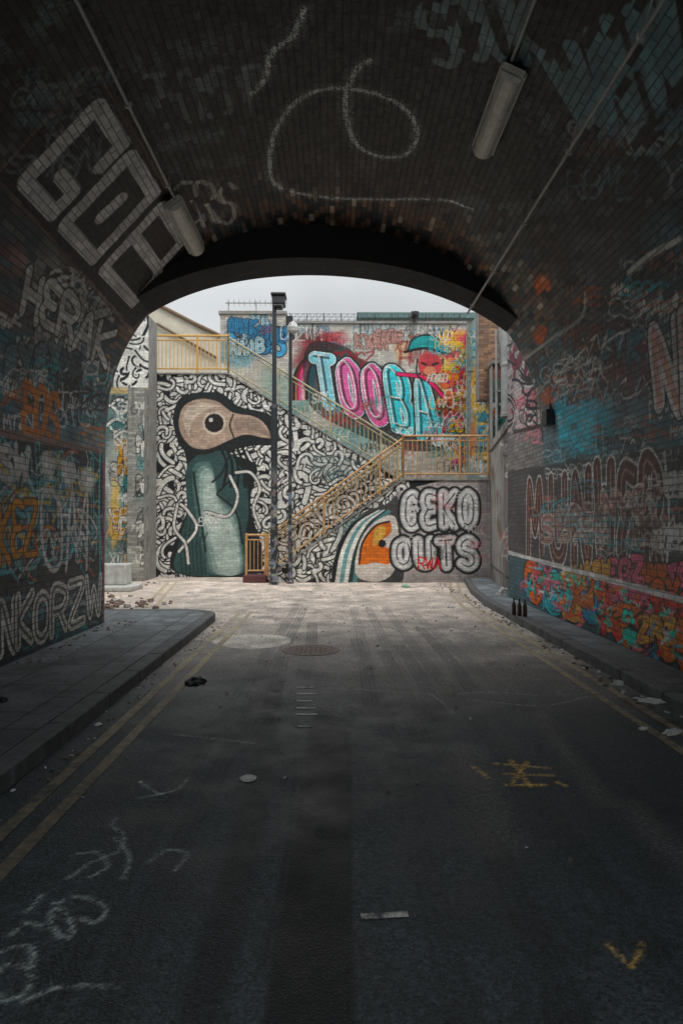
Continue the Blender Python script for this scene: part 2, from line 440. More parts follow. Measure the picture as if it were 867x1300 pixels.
letters(cv,'WAHN',[(690,60),(850,-30),(870,90),(745,170)],[(.15,C(125,166,170))],chip=.15,a=.7,jit=.1)
tags(cv,18,(690,120,860,300),(16,34),[C(150,168,168),C(150,90,72),C(95,132,142),BLK],.03,22,.6,chip=.08)
tags(cv,14,(-10,60,110,200),(16,34),[C(140,158,158),C(90,120,128)],.03,26,.45,chip=.1)
def paint_right(cv):
    for (x,y,rx,ry,c,a) in [(690,360,12,22,C(232,118,56),.75),(688,425,14,16,C(232,113,58),.75),(760,330,50,60,C(84,86,92),.6),(845,300,40,50,C(74,98,108),.6),
        (738,540,36,40,C(80,190,214),.9),(720,515,22,34,C(80,190,214),.85),(760,500,20,28,C(66,170,198),.8),(700,620,16,20,C(150,92,82),.6),(845,500,40,60,C(68,98,110),.7),
        (700,500,16,14,C(225,108,60),.7),(800,440,50,40,C(98,94,100),.5),(860,600,22,60,C(80,140,148),.6),(780,470,20,16,C(200,108,76),.45),(710,450,14,16,C(76,170,182),.6),(820,380,30,26,C(120,60,62),.35)]:
        cv.blob(x,y,rx,ry,c,a,chip=.06)
    pieces(cv,9,(670,390,820,500),(22,40),[C(100,134,142),C(150,100,84),C(90,146,164),C(130,74,84),C(180,180,176)],.1,121,.55)
    tags(cv,64,(680,320,860,565),(9,26),[C(210,211,207),C(160,178,181),C(170,96,68),C(26,28,30),C(228,228,224),TEAL,BLK],.026,21,.85,chip=.06)
    for x in (712,721,730,739,748,757,766): cv.stroke([(x,540),(x+1,580+9*math.sin(x))],.03,C(86,190,214),.9)
    cv.blob(738,535,30,26,C(80,190,214),.75,chip=.2)
    letters(cv,'NK',[(828,420),(905,385),(905,520),(835,505)],[(.3,BLK),(.25,C(238,226,220)),(.12,C(242,165,155))],jit=.05)
    cv.stroke([(665,455),(700,430),(740,400),(745,370)],.05,C(190,192,188),.7,chip=.1)
    cv.stroke([(800,345),(830,320),(867,300)],.06,C(215,217,212),.9)
    cv.poly([(640,598),(905,560),(905,780),(640,705)],C(74,72,74),.85,smooth=False)
    tags(cv,22,(670,572,840,602),(8,17),[C(228,229,225),C(180,198,198),BLK],.022,23,.9)
    letters(cv,'MUNWER',[(664,614),(842,586),(842,725),(664,700)],[(.31,C(230,226,222)),(.25,C(92,60,54)),(.03,C(180,145,136))],jit=.05,gap=.2)
    pieces(cv,5,(668,612,800,680),(22,36),[C(120,78,70),C(160,104,92),C(60,112,120)],.09,122,.7,outl=C(215,211,206))
    tags(cv,36,(664,605,845,700),(7,20),[C(228,225,220),C(205,135,118),C(24,24,26),TEAL,BLK],.02,24,.9)
    cv.stroke([(845,575),(850,650),(846,735)],.05,C(222,219,214),.9)
    tags(cv,9,(815,590,850,680),(16,30),[C(228,226,221)],.035,25,.9)
    cv.poly([(640,700),(905,772),(905,885),(640,756)],C(66,98,106),.9,smooth=False)
    cols=[C(252,118,46),C(50,200,214),C(250,170,95),C(50,160,208),C(225,78,68),C(60,205,182),C(242,120,145),C(248,138,46)]
    letters(cv,'OSBOKEYGO',[(664,712),(885,780),(885,852),(664,750)],[(.27,BLK),(.2,None)],cols=cols,jit=.14,gap=.12)
    pieces(cv,16,(660,710,860,785),(16,30),cols,.08,123,.95)
    R=random.Random(9)
    for i in range(170):
        x=R.uniform(666,880); y=714+(x-664)*.33+R.uniform(-4,34)*(1+(x-664)/180)
        cv.stroke([(x,y),(x+R.uniform(-8,8),y+R.uniform(-6,12)),(x+R.uniform(-12,12),y+R.uniform(0,14))],R.uniform(.013,.045),R.choice(cols+[WHT,BLK,BLK]),.9)
    cv.stroke([(640,700),(905,772)],.07,C(232,229,224),.95,smooth=False)
paint_right(cv)
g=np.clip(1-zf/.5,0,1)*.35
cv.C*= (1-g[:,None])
cv.C=satur(cv.C,1.15,1.25)
tunnel=empty('brick_tunnel')
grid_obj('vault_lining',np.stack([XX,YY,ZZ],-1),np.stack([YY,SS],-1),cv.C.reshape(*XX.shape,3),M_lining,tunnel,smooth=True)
st=6; px2=PX[::st]; pz2=PZ[::st]; s2=ss[::st]; 
px2=np.append(px2,PX[-1]); pz2=np.append(pz2,PZ[-1]); s2=np.append(s2,ss[-1])
yb=np.linspace(REAR,Y0,60)
A=np.repeat(px2[:,None],len(yb),1);Bz=np.repeat(pz2[:,None],len(yb),1);Sx=np.repeat(s2[:,None],len(yb),1);Yb=np.repeat(yb[None,:],len(px2),0)
cb=Cv(Yb,Sx,pt_tun,1.,(.1,.1,.1),.1); base_tun(cb,Bz.ravel())
grid_obj('rear_vault_lining',np.stack([A,Yb,Bz],-1),np.stack([Yb,Sx],-1),cb.C.reshape(*A.shape,3),M_lining,tunnel,smooth=True)
sel=PZ>SPR
xs=np.linspace(-HW,HW,120); zA=np.interp(xs,PX[sel],PZ[sel])
zB=3.75+1.78*np.sqrt(np.clip(1-(xs/HW)**2,0,1))
mb=MB(); M_dark=mat_plain('backlit_steel_soffit',(.014,.014,.015),.75,0,.4,5)  # backlit shade of the arch band put into its near-black colour
mid=len(xs)//2; a=mid
while a>0 and zB[a-1]<zA[a-1]: a-=1
b_=mid
while b_<len(xs)-1 and zB[b_+1]<zA[b_+1]: b_+=1
vs=[]
for i in range(a,b_+1):
    x=xs[i]; yf=yfar(x); yn=yf-.7; vs+= [(x,yn,zA[i]+.15),(x,yn,zB[i]),(x,yf+.02,zB[i])]
fs=[]
for i in range(b_-a):
    for k in range(2): fs.append((3*i+k,3*(i+1)+k,3*(i+1)+k+1,3*i+k+1))
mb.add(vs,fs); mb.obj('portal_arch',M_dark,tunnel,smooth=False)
M_conc=mat_plain('weathered_concrete',(.34,.33,.31),.85,0,.4,3)
mb=MB(); vs=[]
for i,x in enumerate(xs): vs+=[(x,yfar(x)+.03,min(zA[i],zB[i]) if a<=i<=b_ else zA[i]),(x,yfar(x)+.03,8.2)]
mb.add(vs,[(2*i,2*i+2,2*i+3,2*i+1) for i in range(len(xs)-1)])
mb.add([(-9,yfar(-9)+.03,0),(-HW,yfar(-HW)+.03,0),(-HW,yfar(-HW)+.03,8.2),(-9,yfar(-9)+.03,8.2)],[(0,1,2,3)])
mb.add([(HW+.5,yfar(HW)+.03,0),(9,yfar(9)+.03,0),(9,yfar(9)+.03,8.2),(HW+.5,yfar(HW)+.03,8.2)],[(0,1,2,3)])
mb.add([(HW,yfar(HW)+.03,3),(HW+.5,yfar(HW)+.03,3),(HW+.5,yfar(HW)+.03,8.2),(HW,yfar(HW)+.03,8.2)],[(0,1,2,3)])
mb.add([(-9,yfar(-9),8.2),(9,yfar(9),8.2),(9,REAR,8.2),(-9,REAR,8.2)],[(0,1,2,3)])
mb.obj('bridge_outer_wall',M_conc,tunnel)
# exterior retaining wall on the right
y0=yfar(HW)+.0; ye=13.75
yr=np.arange(y0+.02,ye,.017); zr=np.arange(0,5.7,.017)
Yg,Zg=np.meshgrid(yr,zr)
def pt_rw(px,py):
    Y=HW*F/(px-CX); return (Y,LT-(H-(py-HY)*Y/F))
cr=Cv(Yg,LT-Zg,pt_rw,1.,C(140,136,134),.018)
cr.C*=(.8+.4*cr.br[:,None])
paint_right(cr)
cr.poly([(640,380),(700,300),(700,535),(640,552)],C(192,180,180),.85,smooth=False,chip=.08)
pieces(cr,7,(645,400,685,520),(22,36),[C(225,180,188),C(232,228,226),C(150,70,90)],.12,33,.85)
tags(cr,34,(645,400,692,545),(9,22),[C(200,60,95),C(40,40,44),C(240,160,170),C(40,40,44),WHT],.035,31,.9)
hooks(cr,30,lambda R:(R.uniform(650,696),R.uniform(400,540)),32,L=(16,34),w=.045,bg=C(70,62,66),fg=C(40,38,42),edge=.0)
cr.stroke([(652,548),(700,538)],.08,C(60,50,46),.9); cr.C=satur(cr.C,1.2,1.1)
rw=grid_obj('graffiti_retaining_wall',np.stack([np.full_like(Yg,HW+.003),Yg,Zg],-1),np.stack([Yg,LT-Zg],-1),cr.C.reshape(*Yg.shape,3),M_brick)
mb=MB(); mb.box((HW+.01,y0+.04,0),(HW+.4,ye,5.7)); mb.obj('wall_core',M_conc,rw)
mb=MB(); mb.box((HW-.06,y0+.04,5.7),(HW+.46,ye+.05,5.82)); mb.obj('coping',M_conc,rw,bevel=.015)

# ---------------------------------------------------------------- planar far walls
def wall_grid(name,Y,x0,x1,z0,topf,res,base,paint,mat=M_far,parent=None,thick=.25,botf=None,sat=1.2,gain=1.08):
    xs=np.arange(x0,x1+res*.5,res); zt=np.array([topf(x) for x in xs]); zb=np.array([(botf(x) if botf else z0) for x in xs])
    nr=max(3,int((zt.max()-zb.min())/res)); t=np.linspace(0,1,nr)
    Xg=np.repeat(xs[None,:],nr,0); Zg=zb[None,:]+(zt-zb)[None,:]*t[:,None]
    c=Cv(Xg,Zg,lambda px,py:((px-CX)*Y/F,H-(py-HY)*Y/F),Y/F,base,res)
    c.C*=(.88+.2*c.br[:,None])
    paint(c); c.C=satur(c.C,sat,gain)
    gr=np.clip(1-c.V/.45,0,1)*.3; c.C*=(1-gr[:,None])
    # damp streaks running down from the top
    sn=lownoise(c.U*3,np.zeros_like(c.U),int(Y*10),4); zt2=np.repeat(zt[None,:],nr,0).ravel()
    stt=np.clip(sn-.25,0,1)*np.clip(1-(zt2-c.V)/1.6,0,1)*.7; c.C*=(1-stt[:,None])
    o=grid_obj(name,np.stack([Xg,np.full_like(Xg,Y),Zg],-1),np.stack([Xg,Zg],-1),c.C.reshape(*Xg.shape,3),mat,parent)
    if thick:
        b=MB(); n=len(xs); st=max(1,n//40); ii=list(range(0,n,st)); 
        if ii[-1]!=n-1: ii.append(n-1)
        vs=[];
        for i in ii: vs+=[(xs[i],Y+.004,zb[i]),(xs[i],Y+.004,zt[i]),(xs[i],Y+thick,zt[i]),(xs[i],Y+thick,zb[i])]
        fs=[]
        for k in range(len(ii)-1):
            for j in range(1,3): fs.append((4*k+j,4*(k+1)+j,4*(k+1)+j+1,4*k+j+1))
        fs+=[(0,1,2,3),tuple(4*(len(ii)-1)+j for j in range(4))]
        b.add(vs,fs); b.obj('core',M_conc,o)
    return o

def paint_upper(c):
    for (x,y,rx,ry,cc,a) in [(320,430,45,30,C(40,85,120),.8),(300,450,30,20,C(60,140,160),.7),(470,430,50,14,C(225,222,215),.8),(400,450,34,34,C(130,24,40),.9),(420,430,26,14,C(180,40,60),.8),
        (575,470,30,60,C(228,190,115),.8),(585,430,18,14,C(250,165,35),.95),(560,530,30,24,C(120,150,70),.8),(585,560,14,24,C(238,130,60),.85),(380,520,18,40,C(70,140,140),.6),
        (350,500,30,40,C(135,165,160),.7),(440,560,40,26,C(90,150,150),.7),(520,590,60,20,C(170,168,160),.7),(512,440,14,22,C(205,170,125),.7),(580,500,16,20,C(215,90,65),.8),(575,450,12,10,C(238,80,115),.85)]:
        c.blob(x,y,rx,ry,cc,a)
    letters(c,'SKCS',[(290,415),(362,418),(362,448),(292,446)],[(9,BLK),(6,None)],cols=[C(90,165,205),C(190,218,226),C(60,125,165)],jit=.1)
    pieces(c,7,(285,400,350,440),(12,18),[C(60,125,165),C(170,200,208),C(30,60,90)],4,141)
    tags(c,24,(290,402,560,440),(8,16),[BLK,C(60,120,150),C(150,40,60),WHT],1.3,41,.85)
    pieces(c,10,(440,415,575,430),(10,16),[C(225,222,215),C(205,160,150)],3,142)
    for k,cc in enumerate([BLK,C(130,22,42),C(232,88,140),C(246,172,190),C(82,18,40),C(65,175,198)]):
        o=k*4.5
        c.stroke([(372+o,505),(376+o,474-o*.3),(396+o,450),(425+o,450+o),(440+o*.5,472+o)],6.5,cc)
    c.poly([(385,455),(400,432),(440,440),(460,456),(500,468),(560,492),(578,560),(520,572),(440,545),(392,512)],BLK,.85)
    tags(c,10,(395,430,560,540),(10,20),[C(140,22,42),C(60,180,205),C(238,85,140)],3,42,.8)
    Q=[(393,450),(551,486),(562,560),(402,508)]
    TC=[C(150,212,230),C(236,120,172),C(232,110,160),C(90,205,215),C(110,212,232)]
    letters(c,'TOOBA',Q,[(21,BLK),(16.5,C(215,238,238)),(14,None)],cols=TC,gap=.2)
    letters(c,'TOOBA',[(q[0]-1,q[1]-2) for q in Q],[(3,BLK)],gap=.2,a=.85)
    letters(c,'TOOBA',[(q[0]-5,q[1]-5) for q in Q],[(1.6,WHT)],gap=.2,a=.9)
    for pts,cc in (([(560,470),(580,500),(570,545),(585,570)],C(240,88,140)),([(505,474),(540,480),(568,508)],C(228,58,110)),([(565,560),(580,540),(572,510)],C(75,195,215))):
        c.stroke(pts,6.5,BLK); c.stroke(pts,4,cc)
    c.circ(546,462,15,C(205,85,90),1,17); c.circ(546,472,8,C(238,150,118),.9)
    c.poly([(518,444),(524,430),(540,424),(556,428),(562,444),(540,440)],C(45,165,165)); c.stroke([(518,444),(524,430),(540,424),(556,428),(562,444)],2,BLK); c.stroke([(514,446),(540,441),(566,447)],3.5,BLK)
    c.stroke([(536,460),(541,462)],3,BLK); c.stroke([(550,462),(556,460)],3,BLK); c.stroke([(538,474),(546,478),(556,473)],2,BLK)
    c.stroke([(530,455),(530,475),(545,484),(560,476),(563,455)],2,BLK); 
    pieces(c,14,(560,430,585,590),(12,20),[YEL,ORG,C(60,160,170),RED,C(120,160,70)],4,143)
    tags(c,60,(540,415,590,600),(6,16),[BLK,C(238,185,55),C(230,92,58),WHT,C(60,165,176),C(215,72,122),C(80,128,66)],1.4,43,.9)
    tags(c,60,(290,500,560,600),(8,18),[BLK,C(60,130,130),WHT,C(110,120,118),C(180,60,60)],1.4,44,.8)
upw=wall_grid('graffiti_brick_wall',22.,-3.75,4.19,2.3,lambda x: 8.35 if x<-1.6 else 8.05,.02,C(192,188,180),paint_upper)
mb=MB(); mb.box((-3.8,21.95,8.352),(-1.6,22.3,8.45)); mb.box((-1.6,21.95,8.052),(4.2,22.3,8.13)); mb.obj('coping',M_conc,upw)

# staircase --------------------------------------------------
stair=empty('staircase')
def topm(x):
    if x<-3.2: return 6.0
    if x<1.95: return 6.0-(x+3.2)*(6.0-2.82)/5.15
    return 2.78
def paint_mural(c):
    c.C[:]=BLK
    hooks(c,560,lambda R:(R.uniform(185,520),R.uniform(468,735)),5,L=(26,60),w=5.)
    hooks(c,300,lambda R:(R.uniform(185,520),R.uniform(468,735)),6,L=(14,30),w=3.4)
    head=[(226,532),(233,514),(252,505),(276,508),(296,522),(322,527),(338,538),(345,556),(334,557),(312,553),(292,560),(266,571),(244,569),(229,552)]
    c.poly([(220,530),(228,506),(252,498),(282,500),(304,516),(345,528),(352,562),(320,566),(292,575),(326,592),(318,640),(330,727),(224,727),(226,680),(240,640),(236,580),(224,555)],C(22,30,31),1)
    c.poly(head,C(186,162,144)); c.poly([(232,530),(240,516),(258,511),(280,516),(262,520),(244,535),(240,555)],C(218,202,184),.8)
    c.poly([(300,532),(325,533),(338,545),(342,554),(318,546),(300,545)],C(156,136,122),.9)
    c.stroke(head,3,BLK,closed=True); c.stroke([(296,526),(292,540),(297,556)],2.2,C(60,50,44))
    c.circ(272,537,15,C(212,198,180)); c.circ(272,537,12,C(30,22,20)); c.circ(268,533,2.5,WHT)
    c.poly([(236,600),(248,580),(262,577),(285,572),(300,585),(312,610),(316,650),(310,690),(310,727),(228,727),(228,690),(238,650)],C(52,82,80))
    for i,(cc,o) in enumerate([(C(84,114,110),0),(C(120,146,140),5),(C(158,180,172),9),(C(190,206,198),14)]):
        c.poly([(244+o,600+o),(256+o*.6,586+o),(270,592+o),(278,625+o),(302-o*.5,650+o),(308-o*.4,690),(308-o*.4,727),(266+o,727),(258+o,700),(250+o*.8,660)],cc,.85)
    for pts in ([(270,612),(282,600),(290,580)],[(276,626),(292,610),(304,596)],[(262,700),(252,640),(246,600)],[(308,690),(300,650),(276,628)]):
        c.stroke(pts,2.6,C(20,34,34))
    for i in range(7): c.stroke([(234+i*5,640+i*6),(230+i*5,690),(232+i*5,727)],2,C(24,46,45),.7)
    for i in range(5): c.stroke([(280+i*7,568),(288+i*7,590),(284+i*9,618)],3.5,C(16,24,24))
    for pts in ([(228,700),(250,672),(240,650),(230,640)],[(240,715),(236,690),(222,670),(226,640)],[(262,650),(290,655),(302,630),(292,604)],[(300,600),(318,600),(330,620),(322,645),(330,670)]):
        c.stroke(pts,5.5,BLK); c.stroke(pts,3.2,WHT)
    tags(c,3,(248,645,270,665),(9,12),[WHT],1.3,50,.9)
    c.blob(420,590,40,18,C(120,150,145),.3)
    tags(c,10,(380,560,500,640),(8,18),[BLK,C(70,120,120),WHT],1.6,51,.6)
wall_grid('mural_wall',20.2,-5.52,4.1,0,topm,.019,WHT,paint_mural,parent=stair,thick=.06,gain=1.05,sat=1.1)
def topl(x):
    if x<1.8: return .12+(x+1.85)*(2.75-.12)/3.65
    return 2.75
def paint_low(c):
    c.C[:]=BLK
    hooks(c,300,lambda R:(R.uniform(335,520),R.uniform(600,742)),15,L=(24,52),w=5.2)
    hooks(c,120,lambda R:(R.uniform(335,520),R.uniform(600,742)),16,L=(14,28),w=3.4)
    c.poly([(425,740),(432,690),(455,655),(490,640),(520,620),(640,612),(640,760),(425,760)],C(180,172,170),.97)
    c.poly([(425,740),(432,690),(455,655),(490,640),(505,632),(510,690),(505,745)],C(40,44,46),.9)
    c.blob(560,650,60,14,C(210,158,158),.45); c.blob(450,690,26,50,C(80,125,125),.6)
    for k,cc in enumerate([BLK,WHT,C(115,160,162),WHT,C(40,60,62),C(90,140,140)]):
        c.stroke([(422+k*5.5,742),(430+k*5.5,700),(448+k*5,668),(478+k*3,650)],5.6,cc)
    c.poly([(452,730),(456,690),(474,664),(500,655),(506,690),(500,725),(480,738)],C(218,210,202))
    c.poly([(456,716),(460,690),(476,668),(494,662),(496,676),(482,690),(500,700),(494,716),(476,714)],C(240,122,52)); c.poly([(476,672),(488,668),(488,680),(474,694)],C(248,182,98),.9)
    c.stroke([(456,716),(460,690),(476,668),(494,662)],2.5,BLK); c.circ(485,690,5,BLK)
    Q1=[(510,628),(606,626),(606,666),(510,668)]; Q2=[(498,688),(606,684),(608,720),(498,716)]
    for t,Q in (('GEKO',Q1),('OUTS',Q2)):
        letters(c,t,Q,[(20,BLK),(14,C(165,164,164)),(11,C(222,221,219))],gap=.2)
        letters(c,t,Q,[(1.8,C(50,50,52))],gap=.2)
        letters(c,t,[(q[0]-3,q[1]-3) for q in Q],[(1.2,C(245,245,245))],gap=.2,a=.8)
    letters(c,'RWA',[(530,708),(560,708),(560,722),(530,722)],[(2.,C(225,30,40))])
    tags(c,20,(505,608,610,735),(6,11),[BLK,C(220,120,130),WHT,BLK],1.,61,.8)
wall_grid('lower_flight_wall',18.4,-1.85,4.15,0,topl,.0175,WHT,paint_low,parent=stair,thick=.06,sat=1.12)
M_step=mat_plain('worn_stone_step',(.24,.22,.2),.85,0,.4,4)
mb=MB(); n=16
for i in range(n):
    x0=-1.85+3.65*i/n; z1=2.75*(i+1)/n
    mb.box((x0,18.465,0),(x0+3.65/n-.001,20.19,z1-.02))
mb.box((1.8,18.465,0),(4.14,20.19,2.74)); mb.box((1.8,20.265,0),(4.14,21.99,2.742))
n=19
for i in range(n):
    x0=1.8-5.0*i/n; z1=2.75+3.25*(i+1)/n
    mb.box((x0-5.0/n+.001,20.265,0),(x0,21.99,z1-.05))
mb.box((-5.5,20.265,0),(-3.21,21.99,5.97))
mb.obj('steps_and_landings',M_step,stair,bevel=.01)
mb=MB(); mb.box((-2.5,18.3,0),(-1.87,18.9,.2)); mb.obj('plinth',mat_plain('dark_red_paint',(.12,.04,.04),.6),stair,bevel=.02)
M_cap=mat_plain('coping_stone',(.34,.32,.29),.85,0,.6,7)
def slopecap(pts,y0,y1,h=.045):
    b=MB()
    for (xa,za),(xb,zb) in zip(pts[:-1],pts[1:]):
        vs=[(xa,y0,za),(xb,y0,zb),(xb,y1,zb),(xa,y1,za),(xa,y0,za+h),(xb,y0,zb+h),(xb,y1,zb+h),(xa,y1,za+h)]
        b.add(vs,[(0,3,2,1),(4,5,6,7),(0,1,5,4),(1,2,6,5),(2,3,7,6),(3,0,4,7)])
    b.obj('coping',M_cap,stair)
slopecap([(-5.52,6.003),(-3.2,6.003),(1.95,2.823)],20.16,20.3)
slopecap([(-1.85,.123),(1.8,2.753),(4.15,2.753)],18.36,18.5)
def railing(name,pts,y,h,mat,sp=.125,base=.12):
    b=MB()
    for (xa,za),(xb,zb) in zip(pts[:-1],pts[1:]):
        b.bar((xa,y,za+h),(xb,y,zb+h),.03,8); b.bar((xa,y,za+base),(xb,y,zb+base),.022,6)
        b.bar((xa,y,za+h-.13),(xb,y,zb+h-.13),.018,6)
        L=abs(xb-xa); k=int(L/sp)
        for i in range(k+1):
            t=i/k; x=xa+(xb-xa)*t; z=za+(zb-za)*t
            if i%12==0: b.bar((x,y,z),(x,y,z+h+.02),.032,8)
            else: b.bar((x,y,z+base),(x,y,z+h-.13),.012,5)
    b.bar((pts[0][0],y,pts[0][1]),(pts[0][0],y,pts[0][1]+h+.05),.035,8)
    b.bar((pts[-1][0],y,pts[-1][1]),(pts[-1][0],y,pts[-1][1]+h+.05),.035,8)
    return b.obj(name,mat,stair)
M_yel=mat_plain('chipped_yellow_paint',(.74,.42,.06),.5,0,.3,9,col2=(.56,.29,.06))
M_pale=mat_plain('faded_rail_paint',(.56,.46,.22),.5,0,.3,7,col2=(.2,.2,.17))
M_tan=mat_plain('tan_rail_paint',(.62,.38,.12),.5,0,.3,5,col2=(.38,.18,.1))
railing('upper_landing_railing',[(-5.5,6.06),(-3.2,6.06)],20.22,1.1,M_yel,sp=.11)
railing('upper_flight_railing',[(-3.2,6.06),(1.95,2.88)],20.22,1.05,M_pale)
railing('lower_flight_railing',[(-1.85,.18),(1.8,2.81)],18.43,1.08,M_tan)
railing('lower_flight_end_railing',[(-2.42,.2),(-1.9,.2)],18.43,1.08,M_tan,sp=.1)
railing('landing_railing',[(1.8,2.81),(4.1,2.81)],18.43,1.15,M_tan)
railing('back_handrail',[(-1.85,.2),(1.8,2.8)],20.1,1.0,M_pale,sp=.6)

# right side wall
ys=np.arange(18.8,22.0,.022); zs=np.arange(0,7.85,.022); Yg,Zg=np.meshgrid(ys,zs)
def pt_sw(px,py):
    Y=4.2*F/(px-CX); return (Y,H-(py-HY)*Y/F)
cs=Cv(Yg,Zg,pt_sw,1.,C(150,168,165),.022); cs.C*=(.8+.3*cs.br[:,None])
for (x,y,rx,ry,cc,a) in [(606,430,8,30,C(150,200,196),.8),(604,500,6,50,C(240,182,56),.85),(612,540,6,40,C(55,155,188),.8),(600,560,5,30,C(230,130,68),.8),(612,480,5,30,C(90,188,188),.7)]:
    cs.blob(x,y,rx,ry,cc,a)
tags(cs,46,(593,400,615,600),(8,22),[BLK,WHT,C(240,185,54),C(60,155,185),C(40,90,60)],.06,71,.9); cs.C=satur(cs.C,1.15,1.08)
sw=grid_obj('graffiti_side_wall',np.stack([np.full_like(Yg,4.2),Yg,Zg],-1),np.stack([Yg,Zg],-1),cs.C.reshape(*Yg.shape,3),M_far)
mb=MB(); mb.box((4.21,18.85,0),(4.6,22,7.84)); mb.obj('core',M_conc,sw)
# brick pillar standing in front of the side wall, tagged on its lower half
def paint_pillar(c):
    c.C*=(.6+.8*c.br2[:,None])
    c.poly([(600,480),(660,480),(660,760),(600,760)],C(88,122,116),.8,smooth=False)
    pieces(c,8,(612,485,634,600),(16,24),[C(60,150,150),WHT,C(225,120,55),C(50,90,70)],3.5,74)
    tags(c,40,(612,475,640,720),(7,16),[BLK,WHT,C(60,150,150),BLK,C(40,80,60)],1.5,72,.9)
pil=wall_grid('brick_pillar',18.22,4.18,4.62,0,lambda x:5.85,.018,C(142,104,84),paint_pillar,thick=.4)
mb=MB(); mb.box((4.14,18.16,5.852),(4.66,18.66,5.95)); mb.obj('cap',M_cap,pil,bevel=.02)
def paint_chim(c): c.C*=(.5+.8*c.br2[:,None]); c.blob(612,420,14,30,C(90,72,60),.4)
ch=wall_grid('brick_chimney_stack',18.72,3.92,4.48,5.0,lambda x:7.72,.018,C(150,116,92),paint_chim,thick=.07,sat=1.0)
mb=MB(); mb.box((3.88,18.66,7.722),(4.52,19.2,7.84)); mb.box((3.921,18.792,5.0),(4.19,19.2,7.72)); mb.obj('cap',M_cap,ch,bevel=.02)
M_pipe=mat_plain('galvanised_duct',(.4,.41,.41),.45,.3,.3,5)
mb=MB(); mb.lathe(4.36,17.4,[(.15,4.3),(.17,4.32),(.17,4.4),(.15,4.42),(.15,5.6),(.17,5.62),(.17,5.68),(.15,5.7),(.15,6.9),(.1,6.95)],20); mb.lathe(4.36,17.4,[(.05,0),(.05,4.3)],12); mb.lathe(4.14,17.6,[(.035,0),(.035,6.6)],10)
mb.box((4.1,17.56,5.0),(4.6,17.6,5.04)); mb.obj('ventilation_duct',M_pipe)
# tagged building on the right flank
ys=np.arange(13.6,18.7,.022); zs=np.arange(0,6.7,.022); Yg,Zg=np.meshgrid(ys,zs)
def pt_fb(px,py):
    Y=4.62*F/(px-CX); return (Y,H-(py-HY)*Y/F)
cf=Cv(Yg,Zg,pt_fb,1.,C(128,104,94),.022); cf.C*=(.6+.7*cf.br2[:,None])
cf.poly([(640,480),(720,480),(720,760),(640,760)],C(180,168,166),.8,smooth=False)
pieces(cf,10,(640,440,690,620),(18,34),[C(220,200,200),C(200,90,110),C(90,150,155)],.12,79); tags(cf,40,(636,400,700,640),(10,24),[BLK,WHT,C(200,70,95)],.05,80,.9)
fb=grid_obj('graffiti_flank_building',np.stack([np.full_like(Yg,4.7),Yg,Zg],-1),np.stack([Yg,Zg],-1),cf.C.reshape(*Yg.shape,3),M_far)
mb=MB(); mb.box((4.71,11.6,0),(9,18.7,6.7)); mb.box((4.64,11.6,6.7),(9.05,18.75,6.82)); mb.obj('core',M_conc,fb)
# corrugated gate
g0=np.array([HW+.05,13.8]); g1=np.array([4.14,18.15]); L=np.linalg.norm(g1-g0); d=(g1-g0)/L; nn=np.array([-d[1],d[0]])
lu=np.arange(0,L,.02); zu=np.arange(.08,3.75,.03); Lg,Zg=np.meshgrid(lu,zu)
def pt_gate(px,py):
    a_=(px-CX)/F
    t=(a_*g0[1]-g0[0])/(d[0]-a_*d[1]); Y=g0[1]+d[1]*t
    return (t,H-(py-HY)*Y/F)
cgate=Cv(Lg,Zg,pt_gate,1.,C(158,156,152),.022)
pan=np.floor(Lg.ravel()/.9); cgate.C*=(.7+.4*np.abs(np.sin(pan*3.7)))[:,None]
groove=(np.mod(Lg.ravel(),.15)<.045); cgate.C[groove]*=.35
seam=(np.mod(Lg.ravel(),.9)<.03); cgate.C[seam]*=.2
mrust=np.clip((lownoise(Lg.ravel(),Zg.ravel(),77,4)-.2)*2,0,.75); cgate.C=cgate.C*(1-mrust[:,None])+C(104,70,52)*mrust[:,None]
tags(cgate,22,(630,540,655,720),(10,26),[WHT,BLK,C(200,60,60),BLK],.05,78,.8)
off=np.where(np.mod(Lg,.15)<.06,0,.03)
gate=grid_obj('corrugated_metal_gate',np.stack([g0[0]+d[0]*Lg+nn[0]*off,g0[1]+d[1]*Lg+nn[1]*off,Zg],-1),np.stack([Lg,Zg],-1),cgate.C.reshape(*Lg.shape,3),M_panel)
b=MB()
for t in (0,.5,1):
    p=g0+d*L*t-nn*.08; b.bar((p[0],p[1],0),(p[0],p[1],3.9),.05,8)
for z in (.5,3.5):
    p=g0+nn*.05;q=g1+nn*.05; b.bar((p[0],p[1],z),(q[0],q[1],z),.02,6)
b.obj('frame',mat_plain('gate_frame_steel',(.1,.095,.09),.5,.2),gate)

# left brick buildings beyond portal
def paint_lb(c):
    c.poly([(145,390),(195,390),(195,492),(145,492)],WHT,.95,smooth=False)
    hooks(c,26,lambda R:(R.uniform(148,188),R.uniform(400,485)),25,L=(14,30),w=3.,bg=WHT,fg=BLK)
    c.poly([(120,492),(195,492),(195,500),(120,500)],C(190,168,120),.8,smooth=False)
    c.blob(152,610,22,80,C(190,198,190),.8); c.blob(148,650,10,50,C(225,185,85),.7); c.blob(160,640,8,50,C(70,155,158),.7)
    for (x,y) in [(152,515),(163,528),(148,540),(158,555)]:
        P_=[(x-12,y),(x,y-8),(x+12,y),(x,y+8),(x-8,y+2)]; c.stroke(P_,6,BLK); c.stroke(P_,3.6,WHT)
    pieces(c,10,(134,560,165,690),(14,24),[WHT,C(90,158,160),C(228,175,85),WHT],4,181)
    tags(c,46,(134,500,180,710),(8,20),[BLK,WHT,BLK,C(60,125,128),C(225,162,65),WHT],1.5,82,.9)
